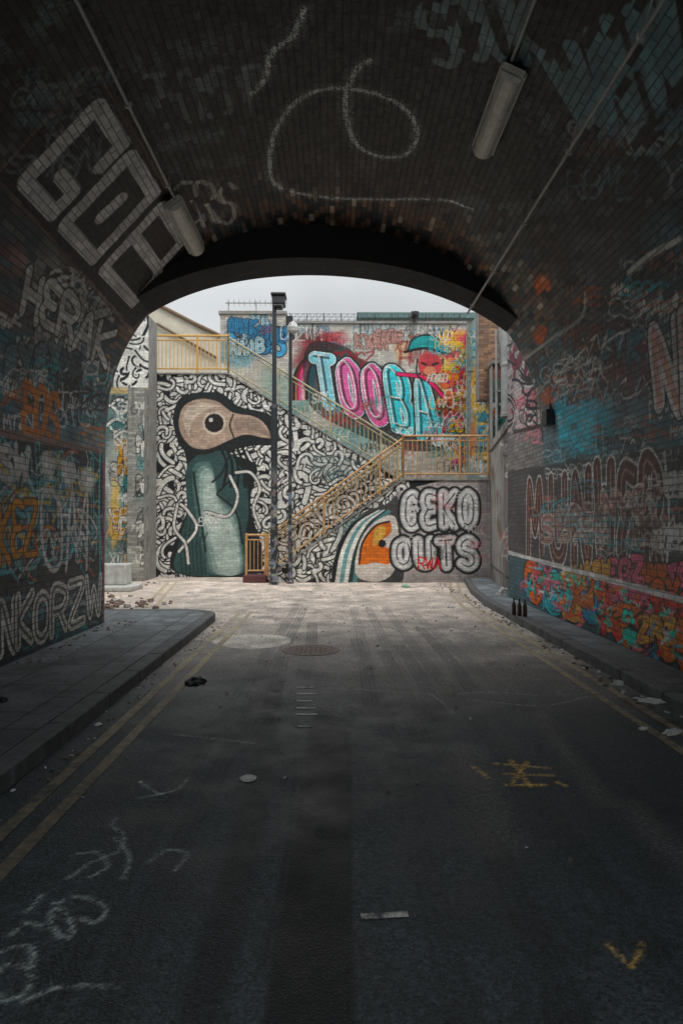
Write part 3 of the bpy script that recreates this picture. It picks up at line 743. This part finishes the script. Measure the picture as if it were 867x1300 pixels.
lb=wall_grid('graffiti_brick_building',19.2,-7.4,-5.28,0,lambda x:7.45,.02,C(112,130,128),paint_lb,thick=.9)
def paint_lp(c):
    c.C*=(.7+.4*c.br2[:,None]); 
    pieces(c,8,(166,510,182,700),(12,20),[WHT,C(150,172,168),WHT],3.5,182)
    tags(c,34,(164,500,188,715),(8,18),[BLK,WHT,BLK,WHT,C(60,125,128)],1.5,83,.9)
wall_grid('brick_pier',18.85,-5.75,-5.28,0,lambda x:5.35,.02,C(160,160,154),paint_lp,thick=.33)
mb=MB(); mb.box((-7.6,10.6,0),(-7.4,19.2,7)); mb.obj('unseen_side_wall',M_conc)  # unseen side wall, added for bounce light and side views
mb=MB(); mb.box((-6.0,15.9,0),(-4.75,16.9,.12)); mb.box((-5.9,16.3,.12),(-5.0,16.8,.62)); mb.obj('concrete_block',mat_plain('white_painted_concrete',(.6,.6,.57),.8,0,.4,6),bevel=.03)
M_cream=mat_plain('cream_render',(.64,.59,.48),.85,0,.25,2)
cb_=empty('cream_building')
b=MB(); b.add([(-9,24,0),(-3.9,24,0),(-3.9,24,8.1),(-5.0,24,8.6),(-6.45,24,9.35),(-9,24,9.35),(-9,27,0),(-3.9,27,0),(-3.9,27,8.1),(-5.0,27,8.6),(-6.45,27,9.35),(-9,27,9.35)],
 [(0,1,2,3,4,5),(1,7,8,2),(2,8,9,3),(3,9,10,4),(4,10,11,5)]); b.obj('walls',M_cream,cb_)
b=MB()
for (xa,za),(xb,zb) in zip([(-6.45,9.35),(-5.0,8.6)],[(-5.0,8.6),(-3.85,8.05)]):
    b.bar((xa,23.95,za+.03),(xb,23.95,zb+.03),.07,6)
b.bar((-6.3,23.9,8.6),(-4.2,23.9,7.4),.05,6); b.obj('verge_trim',mat_plain('brown_timber',(.2,.13,.08),.7),cb_)
mb=MB(); mb.box((1.1,30,0),(6.3,36,10.6)); mb.box((.9,29.8,10.6),(6.5,36.2,10.85),1); mb.obj('flat_roof_building',[M_conc,mat_plain('teal_fascia',(.12,.22,.22),.6)])
b=MB()
for x in np.arange(-1.5,4.2,.55): b.bar((x,22.1,8.1),(x,22.1,8.42),.012,5)
for z in (8.2,8.3,8.4): b.bar((-1.6,22.1,z),(4.2,22.1,z),.007,4)
p=Vector((-1.5,22.1,8.3))
for i in range(420):
    t=i/420*5.7; a=i*.42; q=Vector((-1.5+t+.05*math.cos(a),22.1+.1*math.sin(a),8.28+.11*math.cos(a))); b.bar(p,q,.007,4); p=q
b.obj('barbed_wire',mat_plain('dark_wire',(.06,.06,.06),.5,.6))
b=MB(); b.bar((-3.6,22.1,8.75),(-1.7,22.1,8.75),.02,6)
for x in np.arange(-3.5,-1.6,.17):
    for k in range(5):
        a=k*math.pi*2/5+x*3; b.bar((x,22.1,8.75),(x+.02,22.1+.13*math.cos(a),8.75+.15*math.sin(a)),.012,4,r2=.003)
for x in (-3.5,-2.6,-1.75): b.bar((x,22.1,8.4),(x,22.1,8.8),.02,6)
b.obj('anti_climb_spikes',mat_plain('grey_spikes',(.4,.4,.4),.5,.3))
b=MB(); b.bar((2.5,21.9,8.1),(2.5,21.9,8.25),.025,6); b.box((2.38,21.6,8.2),(2.62,22.0,8.34)); b.bar((2.5,21.6,8.27),(2.5,21.52,8.27),.06,10); b.obj('security_camera',mat_plain('black_plastic',(.03,.03,.03),.4))

# lamp posts
def mat_post():
    m,nt,bs=newmat('stickered_lamp_post')
    geo=N(nt,'ShaderNodeNewGeometry'); sep=N(nt,'ShaderNodeSeparateXYZ'); nt.links.new(geo.outputs['Position'],sep.inputs[0])
    v=N(nt,'ShaderNodeTexVoronoi'); v.inputs['Scale'].default_value=9; nt.links.new(geo.outputs['Position'],v.inputs['Vector'])
    hs=N(nt,'ShaderNodeHueSaturation'); hs.inputs['Saturation'].default_value=.5; hs.inputs['Value'].default_value=.55; nt.links.new(v.outputs['Color'],hs.inputs['Color'])
    col=mix(nt,(.03,.035,.04),hs.outputs[0],math_(nt,'MULTIPLY',mrange(nt,sep.outputs['Z'],2.4,3.2,.6,0),mrange(nt,noise(nt,geo.outputs['Position'],6),.47,.55,0,1)))
    nt.links.new(col,bs.inputs['Base Color']); bs.inputs['Roughness'].default_value=.45; return m
M_post=mat_post(); M_glass=mat_plain('frosted_lamp_glass',(.6,.6,.58),.3); M_bk=mat_plain('black_metal',(.03,.032,.035),.4)
lp=empty('street_lamp')
b=MB(); x,y=-1.62,17.8
b.lathe(x,y,[(.13,0),(.13,.08),(.1,.12),(.1,1.5),(.085,1.55),(.085,4.6),(.06,4.7),(.055,7.3),(.04,7.35)],14); b.obj('column',M_post,lp,smooth=False)
b=MB(); b.box((x-.05,y-.2,7.28),(x+.28,y+.22,7.5)); b.box((x-.08,y-.24,7.5),(x+.31,y+.26,7.58)); b.box((x+.04,y-.12,7.2),(x+.2,y+.14,7.28)); b.obj('lantern',M_bk,lp,bevel=.03)
b=MB(); b.box((x+.0,y-.16,7.262),(x+.24,y+.18,7.279)); b.obj('lens',M_glass,lp)
lp=empty('street_lamp')
b=MB(); x,y=-1.22,18.1
b.lathe(x,y,[(.1,0),(.1,.06),(.065,.1),(.065,1.2),(.05,1.24),(.045,6.8),(.03,6.85)],12); b.obj('column',M_post,lp)
b=MB(); b.lathe(x+.06,y,[(.05,6.62),(.14,6.7),(.15,6.8),(.1,6.92),(.03,6.97)],14,1); b.box((x-.12,y-.05,6.86),(x+.06,y+.05,7.1)); b.obj('lantern',[M_bk,M_glass],lp)

# ---------------------------------------------------------------- ground, road, pavements
def mat_road():
    m,nt,b=newmat('dusty_asphalt')
    vc=N(nt,'ShaderNodeVertexColor'); vc.layer_name='paint'
    geo=N(nt,'ShaderNodeNewGeometry'); P=geo.outputs['Position']
    v=N(nt,'ShaderNodeTexVoronoi'); v.inputs['Scale'].default_value=95; nt.links.new(P,v.inputs['Vector'])
    agg=N(nt,'ShaderNodeSeparateColor'); nt.links.new(v.outputs['Color'],agg.inputs[0])
    f=mrange(nt,agg.outputs[0],0,1,.45,1.85)
    n1=noise(nt,P,2.2,10,.7); n2=noise(nt,P,26,6,.7)
    f=math_(nt,'MULTIPLY',f,mrange(nt,n1,.35,.65,.55,1.42)); f=math_(nt,'MULTIPLY',f,mrange(nt,n2,.35,.65,.72,1.28))
    c=N(nt,'ShaderNodeCombineColor')
    for i in range(3): nt.links.new(f,c.inputs[i])
    col=mix(nt,vc.outputs[0],c.outputs[0],1.,'MULTIPLY')
    v2=N(nt,'ShaderNodeTexVoronoi'); v2.feature='DISTANCE_TO_EDGE'; v2.inputs['Scale'].default_value=.55
    vm=N(nt,'ShaderNodeVectorMath'); vm.operation='ADD'; nt.links.new(P,vm.inputs[0])
    nz=N(nt,'ShaderNodeTexNoise'); nz.inputs['Scale'].default_value=1.6; nz.inputs['Detail'].default_value=6; nt.links.new(P,nz.inputs['Vector']); nt.links.new(nz.outputs['Color'],vm.inputs[1]); nt.links.new(vm.outputs[0],v2.inputs['Vector'])
    cr=mrange(nt,v2.outputs['Distance'],0,.006,.55,0)
    col=mix(nt,col,(.015,.015,.015),cr)
    sp=mrange(nt,noise(nt,P,120,2,.5),.68,.72,0,.65); col=mix(nt,col,(.3,.31,.3),sp)
    nt.links.new(col,b.inputs['Base Color'])
    nt.links.new(mrange(nt,n1,.3,.7,.45,.8),b.inputs['Roughness'])
    bump(nt,b,math_(nt,'ADD',v.outputs['Distance'],math_(nt,'MULTIPLY',n2,.8)),.5,.006)
    return m
M_road=mat_road()
def G_(px,py):
    Y=F*H/(py-HY); return ((px-CX)*Y/F,Y)
xs=np.concatenate([np.arange(-7.3,-2.1,.06),np.arange(-2.1,3.0,.016),np.arange(3.0,4.6,.06)]); ysr=np.concatenate([np.arange(1.2,6,.016),np.arange(6,22,.03)])
Xg,Yg=np.meshgrid(xs,ysr)
cg=Cv(Xg,Yg,G_,1.,(.05,.05,.05),.017)
u,v=cg.U,cg.V
asph=C(46,55,59); dust=C(186,172,160)  # dust tone outdoors; near asphalt colour darkened against the rear fill light
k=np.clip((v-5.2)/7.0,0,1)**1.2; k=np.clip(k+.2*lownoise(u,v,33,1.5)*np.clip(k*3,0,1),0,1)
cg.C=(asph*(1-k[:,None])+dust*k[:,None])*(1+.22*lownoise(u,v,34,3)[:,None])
def gstroke(pts,w,c,a,soft=.05,spk=0.):
    old=cg.pt; cg.pt=lambda x,y:(x,y); cg.stroke(pts,w,c,a=a,soft=soft,spk=spk); cg.pt=old
DK=C(12,15,17)
gstroke([(-.09,1),(-.08,3),(-.05,4.5),(-.07,5.3)],.3,DK,.92,.012)
gstroke([(-.07,4.9),(-.12,5.8)],.18,DK,.7,.04)
gstroke([(-.42,1),(-.45,3),(-.5,5),(-.62,7)],.16,DK,.65,.04)
for x0,a in ((-.75,.55),(.75,.45),(1.15,.45),(-.95,.5),(.4,.4),(1.7,.4)):
    for o in (-.05,0,.05): gstroke([(x0+o,1),(x0*1.02+o,4),(x0*.9+o,8),(x0*.8+o,13)],.028,C(18,20,22),a,.02)
for x0,y0_,y1_ in ((-.6,4.8,8.2),(-.78,4.9,8.0),(.62,5.,8.6),(.85,5.6,9),(-.2,2.5,5),(.3,6,9.5),(1.3,6.5,10.5),(-.35,7,11)):
    for o in (-.06,-.02,.02,.06): gstroke([(x0+o,y0_),(x0+o+.02,(y0_+y1_)/2),(x0+o-.04,y1_)],.022,C(16,18,20),.85,.012,spk=.12)
gstroke([(1.6,11.8),(.8,12.4),(-.6,12.2),(-1.6,11.2)],.06,C(60,56,54),.4,.03); gstroke([(2.2,9.8),(1.4,10.9),(.2,11.2)],.06,C(50,48,46),.4,.03)
for i in range(44):
    x=rng.uniform(-1.5,2.3); y=rng.uniform(2,17); gstroke([(x,y),(x+rng.uniform(-.3,.3),y+rng.uniform(.4,2))],rng.uniform(.05,.3),C(28,30,32) if rng.random()<.55 else C(130,124,118),rng.uniform(.12,.35),.12)
CK=C(170,182,182)
for pts in ([(75,1140),(95,1165),(92,1185),(75,1175),(70,1155),(90,1135),(120,1135),(138,1150),(125,1165),(108,1160)],[(90,1110),(120,1090),(155,1075),(160,1055),(145,1045),(150,1035)],
  [(100,1080),(128,1078),(140,1095),(118,1108)],[(0,1230),(20,1215),(45,1225),(40,1250),(15,1260),(-10,1250)],[(40,1260),(80,1245),(120,1243),(150,1246)],
  [(-10,1225),(10,1200),(45,1195),(48,1220)],[(60,1130),(40,1150)],[(150,1060),(168,1085),(160,1110)],[(180,990),(205,1005),(215,1000)],[(180,1010),(225,1000),(240,985)],[(190,1090),(215,1075),(240,1080),(225,1100)],
  [(545,880),(560,890),(575,905)],[(580,880),(620,878),(680,882)],[(20,1180),(40,1165),(62,1172)]):
    cg.stroke(pts,.014,CK,.6,soft=.008,spk=.15)
for pts in ([(1.2,6.2),(1.8,6.0),(2.3,6.3)],[(.2,6.6),(.9,6.4)],[(-.8,8.4),(.3,8.8),(1.2,8.5)],[(.6,10),(1.6,9.6)],[(-1.2,5.2),(-.6,5.0)]): gstroke(pts,.025,C(180,180,172),.4,.02,spk=.3)
YM=C(205,168,85)
for pts in ([(600,972),(618,985)],[(628,968),(696,974)],[(640,981),(700,983)],[(640,995),(690,995)],[(648,964),(672,998)],[(668,966),(650,992)],[(706,992),(716,996)]): cg.stroke(pts,.028,YM,.85,soft=.012,spk=.18)
for pts in ([(768,1195),(795,1220),(800,1223)],[(795,1222),(806,1210),(812,1195)]): cg.stroke(pts,.014,YM,.65,soft=.012,spk=.18)
cg.poly([(270,813),(290,806),(325,804),(360,807),(370,813),(352,820),(318,823),(285,820)],C(205,196,184),.7)
cg.poly([(365,842),(380,833),(430,830),(470,838),(455,850),(400,852)],C(130,126,122),.35)
cg.blob(520,900,60,14,C(36,38,40),.5); cg.blob(300,860,60,14,C(50,50,52),.5)
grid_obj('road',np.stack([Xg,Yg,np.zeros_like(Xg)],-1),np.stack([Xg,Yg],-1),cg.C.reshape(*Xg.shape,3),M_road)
def flat(name,x0,x1,y0,y1,z,col,mat):
    X=np.array([[x0,x1],[x0,x1]],float);Y=np.array([[y0,y0],[y1,y1]],float)
    return grid_obj(name,np.stack([X,Y,np.full_like(X,z)],-1),np.stack([X,Y],-1),np.tile(np.array(col),(2,2,1)),mat)
flat('ground',-200,200,-200,250,-.02,C(136,134,128),M_road)
flat('rear_road',-HW,HW,-12,1.2,0,asph,M_road)
def mat_pave():
    m,nt,b=newmat('paving_slabs')
    geo=N(nt,'ShaderNodeNewGeometry'); P=geo.outputs['Position']
    sep=N(nt,'ShaderNodeSeparateXYZ'); nt.links.new(P,sep.inputs[0]); cmb=N(nt,'ShaderNodeCombineXYZ')
    nt.links.new(sep.outputs['Y'],cmb.inputs[0]); nt.links.new(sep.outputs['X'],cmb.inputs[1])
    br=nt.nodes.new('ShaderNodeTexBrick'); nt.links.new(cmb.outputs[0],br.inputs['Vector'])
    for k,vv in (('Scale',1),('Brick Width',.9),('Row Height',.6),('Mortar Size',.012),('Mortar Smooth',.2)): br.inputs[k].default_value=vv
    br.inputs['Color1'].default_value=(.11,.12,.125,1);br.inputs['Color2'].default_value=(.07,.08,.085,1);br.inputs['Mortar'].default_value=(.022,.022,.022,1)
    n1=noise(nt,P,2.5,10,.7); n2=noise(nt,P,40,5,.7)
    f=math_(nt,'MULTIPLY',mrange(nt,n1,.35,.65,.4,1.45),mrange(nt,n2,.3,.7,.65,1.3))
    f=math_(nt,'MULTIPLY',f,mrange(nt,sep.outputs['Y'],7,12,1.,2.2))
    c=N(nt,'ShaderNodeCombineColor')
    for i in range(3): nt.links.new(f,c.inputs[i])
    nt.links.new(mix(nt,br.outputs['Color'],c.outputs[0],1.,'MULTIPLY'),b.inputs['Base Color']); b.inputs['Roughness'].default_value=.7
    bump(nt,b,math_(nt,'SUBTRACT',n2,br.outputs['Fac']),.5,.006); return m
M_pave=mat_pave(); M_kerb=mat_plain('granite_kerb',(.15,.152,.155),.75,0,.6,6)
def prism(b,poly,z0,z1,mi=0):
    n=len(poly); b.add([(x,y,z0) for x,y in poly]+[(x,y,z1) for x,y in poly],[tuple(range(n,2*n))]+[(i,(i+1)%n,(i+1)%n+n,i+n) for i in range(n)],mi)
def arc(cx,cy,r,a0,a1,n=10): return [(cx+r*math.cos(math.radians(a0+(a1-a0)*i/n)),cy+r*math.sin(math.radians(a0+(a1-a0)*i/n))) for i in range(n+1)]
b=MB(); prism(b,[(-HW,-12),(-2.14,-12)]+arc(-2.64,11.13,.5,0,90)+[(-7.3,11.63),(-7.3,10.3),(-HW,10.3)],-.01,.118); b.obj('pavement',M_pave)
b=MB()
yy=-12.
rk=random.Random(2)
while yy<11.1:
    L=min(.9,11.13-yy); b.box((-2.138,yy+.004,-.01),(-1.97,yy+L-.004,.122+rk.uniform(-.003,.003))); yy+=.9
a1=arc(-2.64,11.13,.67,0,90,8); a0=arc(-2.64,11.13,.502,0,90,8)
for i in range(8): prism(b,[a0[i],a1[i],a1[i+1],a0[i+1]],-.01,.122)
xx=-2.64
while xx>-7.2: b.box((xx-.9+.006,11.635,-.01),(xx,11.8,.122)); xx-=.9
b.obj('kerb',M_kerb,bevel=.015)
b=MB(); prism(b,[(3.02,-12),(HW,-12),(HW,13.7),(3.75,15.5),(4.1,18.15),(3.6,18.35),(3.2,15.5),(3.02,13.7)],-.01,.118); b.obj('pavement',M_pave)
b=MB(); yy=-12.
while yy<13.: b.box((2.86,yy+.004,-.01),(3.018,min(yy+.896,13.19),.122+rk.uniform(-.003,.003))); yy+=.9
prism(b,[(2.86,13.2+.004),(3.018,13.2+.004),(3.2,15.5),(3.04,15.5)],-.01,.12); prism(b,[(3.04,15.504),(3.2,15.504),(3.6,18.35),(3.44,18.35)],-.01,.12)
b.obj('kerb',M_kerb,bevel=.015)
M_ylo=mat_worn('worn_yellow_line',C(192,174,138),asph,.535,9,.15,ymix=dust*.6)
def ribbon(b,pts,w,z=.004,smooth=False,sub=8):
    P=[Vector((*p,0)) for p in (crom(pts,sub) if smooth else pts)]
    L=[];n=len(P)
    for i in range(n):
        d=(P[min(i+1,n-1)]-P[max(i-1,0)]); d=d.normalized() if d.length>0 else Vector((1,0,0)); nn=Vector((-d.y,d.x,0))
        sc_=1.
        if 0<i<n-1:
            d1=(P[i]-P[i-1]).normalized(); sc_=1/max(.5,abs(d1.dot(d)))
        L+= [P[i]+nn*w/2*sc_+Vector((0,0,z)),P[i]-nn*w/2*sc_+Vector((0,0,z))]
    b.add(L,[(2*i,2*i+1,2*i+3,2*i+2) for i in range(n-1)])
b=MB()
ribbon(b,[(-1.72,-10),(-1.72,12.2),(-3.5,12.2),(-3.85,14.3),(-4.55,18.6)],.08)
ribbon(b,[(-1.53,-10),(-1.53,12.42),(-3.3,12.42),(-3.65,14.3),(-4.33,18.6)],.08)
ribbon(b,[(2.42,-10),(2.42,13.2),(2.6,15.5),(3.05,18.3)],.08)
ribbon(b,[(2.63,-10),(2.63,13.2),(2.8,15.5),(3.25,18.3)],.08)
b.obj('double_yellow_lines',M_ylo)
M_white=mat_worn('worn_white_marking',C(215,215,208),asph,.5,12)
b=MB(); ribbon(b,[G_(458,1160),G_(517,1157)],.04); 
for i,(yy,wd) in enumerate([(872,22),(880,26),(889,20),(898,24),(906,26),(921,18)]):
    ribbon(b,[G_(377,yy),G_(377+wd,yy)],.05)
b.obj('white_road_marking',M_white)
b=MB(); mx,my=G_(395,825)
b.lathe(mx,my,[(.36,.001),(.36,.006),(.3,.008),(.3,.004),(.29,.004),(.29,.007)],28)
for i in range(-4,5):
    for j in range(-4,5):
        if i*i+j*j<17: b.box((mx+i*.06-.02,my+j*.06-.02,.007),(mx+i*.06+.02,my+j*.06+.02,.010))
b.obj('manhole_cover',mat_plain('rusted_cast_iron',(.22,.15,.12),.65,.1,.4,8))
b=MB(); mx,my=G_(316,987); b.lathe(mx,my,[(.05,.002),(.052,.01),(.04,.016),(.02,.014)],18); b.obj('discarded_lid',mat_plain('white_plastic',(.6,.6,.58),.5))

# ---------------------------------------------------------------- lights & conduits
M_fix=mat_plain('aged_white_fixture',(.62,.6,.55),.5,0,.3,6); M_diff=mat_plain('grimy_diffuser',(.76,.73,.66),.35,0,.25,10)
def fixture(x,y0,y1,z,rx):
    e=empty('fluorescent_light_fixture'); e.location=(x,0,z); e.rotation_euler=(0,rx,0)
    b=MB(); b.box((-.13,y0,.0),(.13,y1,.05)); b.box((-.11,y0-.03,-.02),(.11,y0,.045)); b.box((-.11,y1,-.02),(.11,y1+.03,.045)); b.obj('housing',M_fix,e,bevel=.01)
    b=MB(); n=8; vs=[]
    for i in range(n+1):
        t=math.pi*i/n; vs+=[(-.11*math.cos(t),y0+.01,-.09*math.sin(t)),(-.11*math.cos(t),y1-.01,-.09*math.sin(t))]
    b.add(vs,[(2*i,2*i+2,2*i+3,2*i+1) for i in range(n)]+[tuple(2*i for i in range(n+1)),tuple(2*i+1 for i in range(n,-1,-1))]); b.obj('diffuser',M_diff,e)
    b=MB()
    for yy in (y0+.25,y1-.25): b.bar((0,yy,.05),(0,yy,.25),.012,6)
    b.obj('hanger',M_bk,e)
fixture(-1.95,8.15,9.55,5.44,-.62); fixture(1.58,6.05,7.35,5.64,.45)
M_cond=mat_plain('steel_conduit',(.55,.54,.52),.5,.1)
def conduit(name,x,z,y0,y1,dx,dz):
    b=MB()
    b.bar((x,y0,z),(x,y1,z),.018,8)
    for yy in np.arange(y0+.6,y1,1.5): b.bar((x,yy,z),(x+dx,yy,z+dz),.008,5); b.box((x-.03,yy-.015,z-.025),(x+.03,yy+.015,z+.028))
    b.obj(name,M_cond)
conduit('ceiling_conduit',-1.93,5.48,REAR,8.12,-.06,.15)
conduit('ceiling_conduit',1.56,5.72,REAR,6.0,.0,.15)
conduit('ceiling_conduit',2.16,5.06,REAR,11.2,.1,.3)
b=MB(); b.box((3.3,10.7,3.15),(3.44,10.95,3.4)); b.bar((3.4,10.82,3.4),(3.4,10.82,4.2),.015,6); b.obj('junction_box',M_bk,bevel=.01)

# ---------------------------------------------------------------- litter
def crumple(name,x,y,z,s,mat,seed,flat_=.4):
    r=random.Random(seed); import bmesh
    bm=bmesh.new(); bmesh.ops.create_icosphere(bm,subdivisions=3,radius=1)
    for vt in bm.verts:
        n_=vt.co.normalized(); k=1+.28*math.sin(n_.x*7+seed)*math.cos(n_.y*6)+r.uniform(-.16,.16)
        vt.co=Vector((n_.x*k*s[0],n_.y*k*s[1],max(-.0,n_.z*k)*s[2]))
    me=bpy.data.meshes.new(name); bm.to_mesh(me); bm.free(); me.materials.append(mat)
    o=bpy.data.objects.new(name,me); o.location=(x,y,z); o.rotation_euler=(0,0,r.uniform(0,6)); return link(o)
M_paper=mat_plain('crumpled_paper',(.66,.66,.64),.7); M_blk=mat_plain('black_cloth',(.02,.02,.022),.8); M_grn=mat_plain('green_plastic',(.25,.45,.33),.4)
def GP(px,py,z=0):
    Y=F*(H-z)/(py-HY); return ((px-CX)*Y/F,Y)
for i,(px,py,s,mt,nm,z_) in enumerate([(250,866,(.13,.09,.05),M_blk,'discarded_cloth',0),(640,755,(.14,.12,.14),M_paper,'litter_bag',.12),(622,771,(.08,.06,.04),M_paper,'crumpled_paper',0),(572,771,(.08,.06,.03),M_paper,'crumpled_paper',0),
    (515,745,(.3,.1,.05),M_grn,'plastic_bag',0),(784,869,(.05,.04,.04),M_paper,'crumpled_paper',.12),(826,891,(.1,.05,.03),M_paper,'crumpled_paper',.12),(852,930,(.1,.05,.025),M_paper,'crumpled_paper',0),
    (6,888,(.06,.05,.03),M_blk,'discarded_cloth',.12),(242,753,(.07,.06,.04),M_paper,'crumpled_paper',0),(815,925,(.05,.03,.015),M_paper,'crumpled_paper',0),(712,822,(.05,.04,.02),M_paper,'crumpled_paper',0),
    (128,918,(.03,.02,.015),M_paper,'crumpled_paper',.12),(182,722,(.12,.1,.08),M_paper,'litter_bag',.0)]):
    x,y=GP(px,py,z_); crumple(nm,x,y,z_,s,mt,i+3)
M_bott=mat_plain('brown_bottle_glass',(.05,.025,.01),.15,0,.2,6,bmp=0)
for px,py in ((652,781),(659,782),(666,783)):
    x,y=GP(px,py,.12); b=MB(); b.lathe(x,y,[(.032,.12),(.035,.13),(.035,.27),(.03,.3),(.014,.34),(.013,.38),(.015,.385),(.015,.395)],14); b.obj('glass_bottle',M_bott,smooth=True)
b=MB(); R=random.Random(5)
for i in range(260):
    if i<150: x=R.gauss(-4.4,.55); y=R.gauss(13.2,.7); z0=0
    elif i<220: x=R.uniform(-6.5,-4.7); y=R.uniform(12.5,18.5); z0=0
    else: x=R.uniform(-3.4,-3.0); y=R.uniform(7,10.5); z0=.12
    s=R.uniform(.012,.055)*(1 if i<220 else .4); m4=Matrix.Translation((x,y,z0+s*.4))@Matrix.Rotation(R.uniform(0,6),4,'Z')@Matrix.Rotation(R.uniform(-.6,.6),4,'X')
    b.box((-s,-s*.7,-s*.5),(s,s*.7,s*.5),R.choice([0,0,1]),mat=m4)
b.obj('rubble_pile',[mat_plain('broken_brick',(.3,.2,.16),.85),mat_plain('broken_plaster',(.5,.48,.44),.85)])
b=MB()
for i in range(420):
    side=R.random()
    if side<.3: x=-1.97+R.uniform(.02,.2); y=R.uniform(3,11); s=R.uniform(.004,.01)
    elif side<.75: x=2.86-R.uniform(.02,.3)**1.2; y=R.uniform(4,18); s=R.uniform(.005,.018)
    else: x=R.uniform(-1.8,2.7); y=R.uniform(3,18); s=R.uniform(.003,.006)*(1+y*.08)
    m4=Matrix.Translation((x,y,s*.5+.004))@Matrix.Rotation(R.uniform(0,6),4,'Z')@Matrix.Rotation(R.uniform(-.5,.5),4,'Y')
    b.box((-s*1.3,-s,-s*.4),(s*1.3,s,s*.4),R.choice([0,1,1]),mat=m4)
b.obj('scattered_litter',[M_paper,mat_plain('grit_debris',(.16,.13,.1),.85)])

# ---------------------------------------------------------------- world, sun, camera
w=bpy.data.worlds.new('World'); sc.world=w; w.use_nodes=True; nt=w.node_tree; nt.nodes.clear()
o=nt.nodes.new('ShaderNodeOutputWorld'); bg=nt.nodes.new('ShaderNodeBackground'); nt.links.new(bg.outputs[0],o.inputs[0])
sky=nt.nodes.new('ShaderNodeTexSky'); sky.sky_type='NISHITA'; sky.sun_disc=False
EL,AZ=60,165
sky.sun_elevation=math.radians(EL); sky.sun_rotation=math.radians(AZ)
hs=nt.nodes.new('ShaderNodeHueSaturation'); hs.inputs['Saturation'].default_value=.15; nt.links.new(sky.outputs[0],hs.inputs['Color'])
tc=nt.nodes.new('ShaderNodeTexCoord'); nz=nt.nodes.new('ShaderNodeTexNoise'); nz.inputs['Scale'].default_value=2.5; nz.inputs['Detail'].default_value=6; nt.links.new(tc.outputs['Generated'],nz.inputs['Vector'])
cl=mrange(nt,nz.outputs['Fac'],.3,.7,7.9,10.9)
sp=nt.nodes.new('ShaderNodeSeparateXYZ'); nt.links.new(tc.outputs['Generated'],sp.inputs[0])
grad=mrange(nt,sp.outputs['Z'],.3,.9,.8,2.8)
cl=math_(nt,'MULTIPLY',cl,grad)
cm=nt.nodes.new('ShaderNodeCombineColor')
for i in range(3): nt.links.new(cl,cm.inputs[i])
mx_=mix(nt,hs.outputs[0],cm.outputs[0],.8); mx_=mix(nt,mx_,(.96,1.,1.02),1.,'MULTIPLY'); nt.links.new(mx_,bg.inputs[0]); bg.inputs[1].default_value=.1
sd=bpy.data.lights.new('sun','SUN'); sd.energy=1.5; sd.angle=math.radians(25); sd.color=(1,.96,.91)
so=bpy.data.objects.new('sun',sd); link(so)
el,az=math.radians(EL),math.radians(AZ)
so.rotation_euler=Vector((math.sin(az)*math.cos(el),math.cos(az)*math.cos(el),math.sin(el))).to_track_quat('Z','Y').to_euler()
cd=bpy.data.cameras.new('camera'); cd.sensor_fit='VERTICAL'; cd.sensor_height=36; cd.lens=36*F/1300; cd.clip_end=600; cd.clip_start=.05
co=bpy.data.objects.new('camera',cd); link(co); co.location=(0,0,H); co.rotation_euler=(math.radians(90+math.degrees(math.atan(14/F))),0,-math.atan(6.5/F))
sc.camera=co
